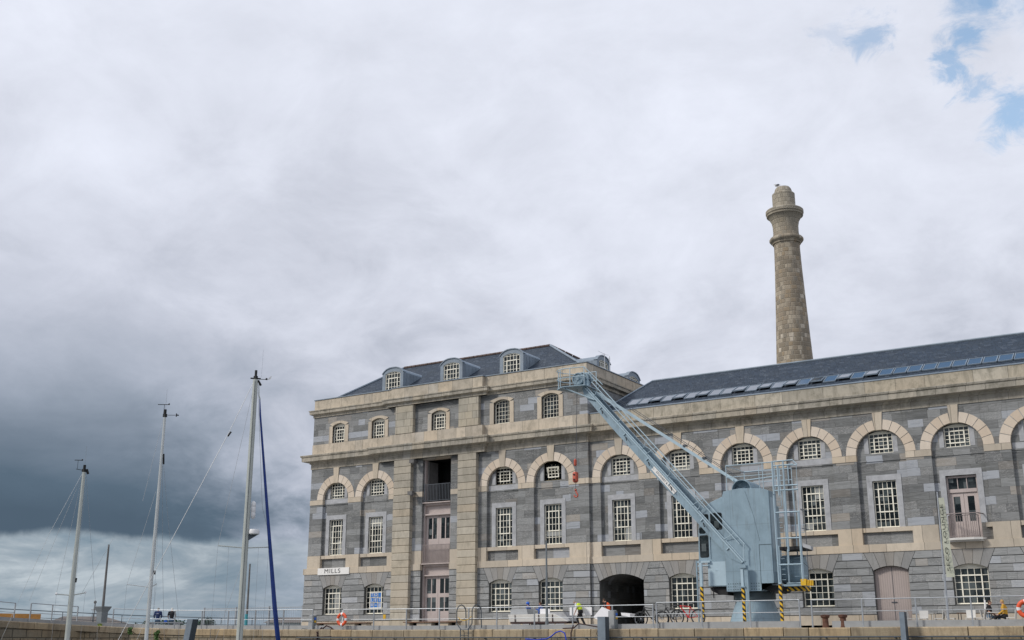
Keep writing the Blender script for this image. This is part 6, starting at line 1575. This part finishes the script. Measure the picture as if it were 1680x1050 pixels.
for x, y, a, l in ((-15.65, 65.4, 180, 'white cafe chair on the left of the table by the pink door'), (-14.2, 65.3, 0, 'white cafe chair facing the table by the pink door, just left of the banner pole'), (-14.95, 64.9, 90, 'white cafe chair with its side to the quay at the table by the pink door'), (-13.65, 65.4, 180, 'white cafe chair directly right of the banner pole'), (-12.1, 65.2, 0, 'white cafe chair on the right side of the dark table'), (-12.55, 64.9, 90, 'white cafe chair in front of the dark table'), (-10.6, 65.2, 0, 'white cafe chair the mustard-topped person sits on'), (-11.95, 65.95, 180, 'white cafe chair the dark-topped person sits on')):
    chair((x, y, GZ), R(a), l)
m = MB(); m.tube([(-11.62, 65.9, 1.54), (-11.62, 65.9, 1.62), (-11.62, 65.9, 1.75), (-11.62, 65.9, 2.1)], [.04, .04, .05, .03], 8)
m = MB(); m.tube([(-12.1, 66.6, .8), (-12.1, 66.6, 2.25)], .02, 5); m.tube([(-12.08, 66.6, 1.2), (-12.06, 66.6, 2.2)], [.10, .04], 8)
solo(m, 'closed_parasol', M['white'], 'narrow closed white parasol behind the cafe tables at the right window edge', 'parasol', origin=(-12.1, 66.6, .8))
for o_ in (None,): pass

# ------------------------------------------------------------------ one object for each separate piece
def split_pieces(o, newname):
    bm = bmesh.new(); bm.from_mesh(o.data); bm.verts.ensure_lookup_table(); lab = [-1]*len(bm.verts); boxes = []
    for v in bm.verts:
        if lab[v.index] >= 0: continue
        k = len(boxes); st = [v]; lab[v.index] = k; b = [list(v.co), list(v.co)]
        while st:
            q = st.pop()
            for i in range(3): b[0][i] = min(b[0][i], q.co[i]); b[1][i] = max(b[1][i], q.co[i])
            for e in q.link_edges:
                w_ = e.other_vert(q)
                if lab[w_.index] < 0: lab[w_.index] = k; st.append(w_)
        boxes.append(b)
    par = list(range(len(boxes)))
    def f(i):
        while par[i] != i: i = par[i]
        return i
    for i in range(len(boxes)):
        for j in range(i):
            if all(boxes[i][0][k] <= boxes[j][1][k]+.03 and boxes[j][0][k] <= boxes[i][1][k]+.03 for k in range(3)): par[f(i)] = f(j)
    gs = sorted(set(f(i) for i in range(len(boxes))))
    if len(gs) > 1:
        for g_ in gs:
            b2 = bmesh.new(); mp_ = {}
            for v in bm.verts:
                if f(lab[v.index]) == g_: mp_[v.index] = b2.verts.new(v.co)
            for fc in bm.faces:
                if fc.verts[0].index in mp_:
                    nf = b2.faces.new([mp_[v.index] for v in fc.verts]); nf.material_index = fc.material_index; nf.smooth = fc.smooth
            me = bpy.data.meshes.new(newname); b2.to_mesh(me); b2.free()
            for mt in o.data.materials: me.materials.append(mt)
            c = o.copy(); c.data = me; c.name = newname; COL.objects.link(c)
        bpy.data.objects.remove(o)
    bm.free()
RN = {'brackets': 'bracket', 'rope_pegs': 'rope_peg', 'cards': 'card', 'loading_bay_wall': 'loading_bay_wall', 'granite_band': 'granite_band', 'hip_leads': 'hip_lead', 'apron_panel': 'apron_panel', 'sill_band': 'sill_band',
      'shoes': 'shoe', 'skirt_panels': 'skirt_panel', 'spreader_tips': 'spreader_tip', 'pedals': 'pedal', 'underbody': 'underbody_box', 'masthead_fittings': 'mast_fitting'}
for o_ in list(bpy.data.objects):
    b_ = o_.name.split('.')[0]
    if o_.type == 'MESH' and b_ in RN and not kids(o_): split_pieces(o_, RN[b_])
    elif o_.type == 'MESH' and b_ == 'pane' and o_.parent and o_.parent.name.split('.')[0] == 'door_leaf': split_pieces(o_, 'pane')
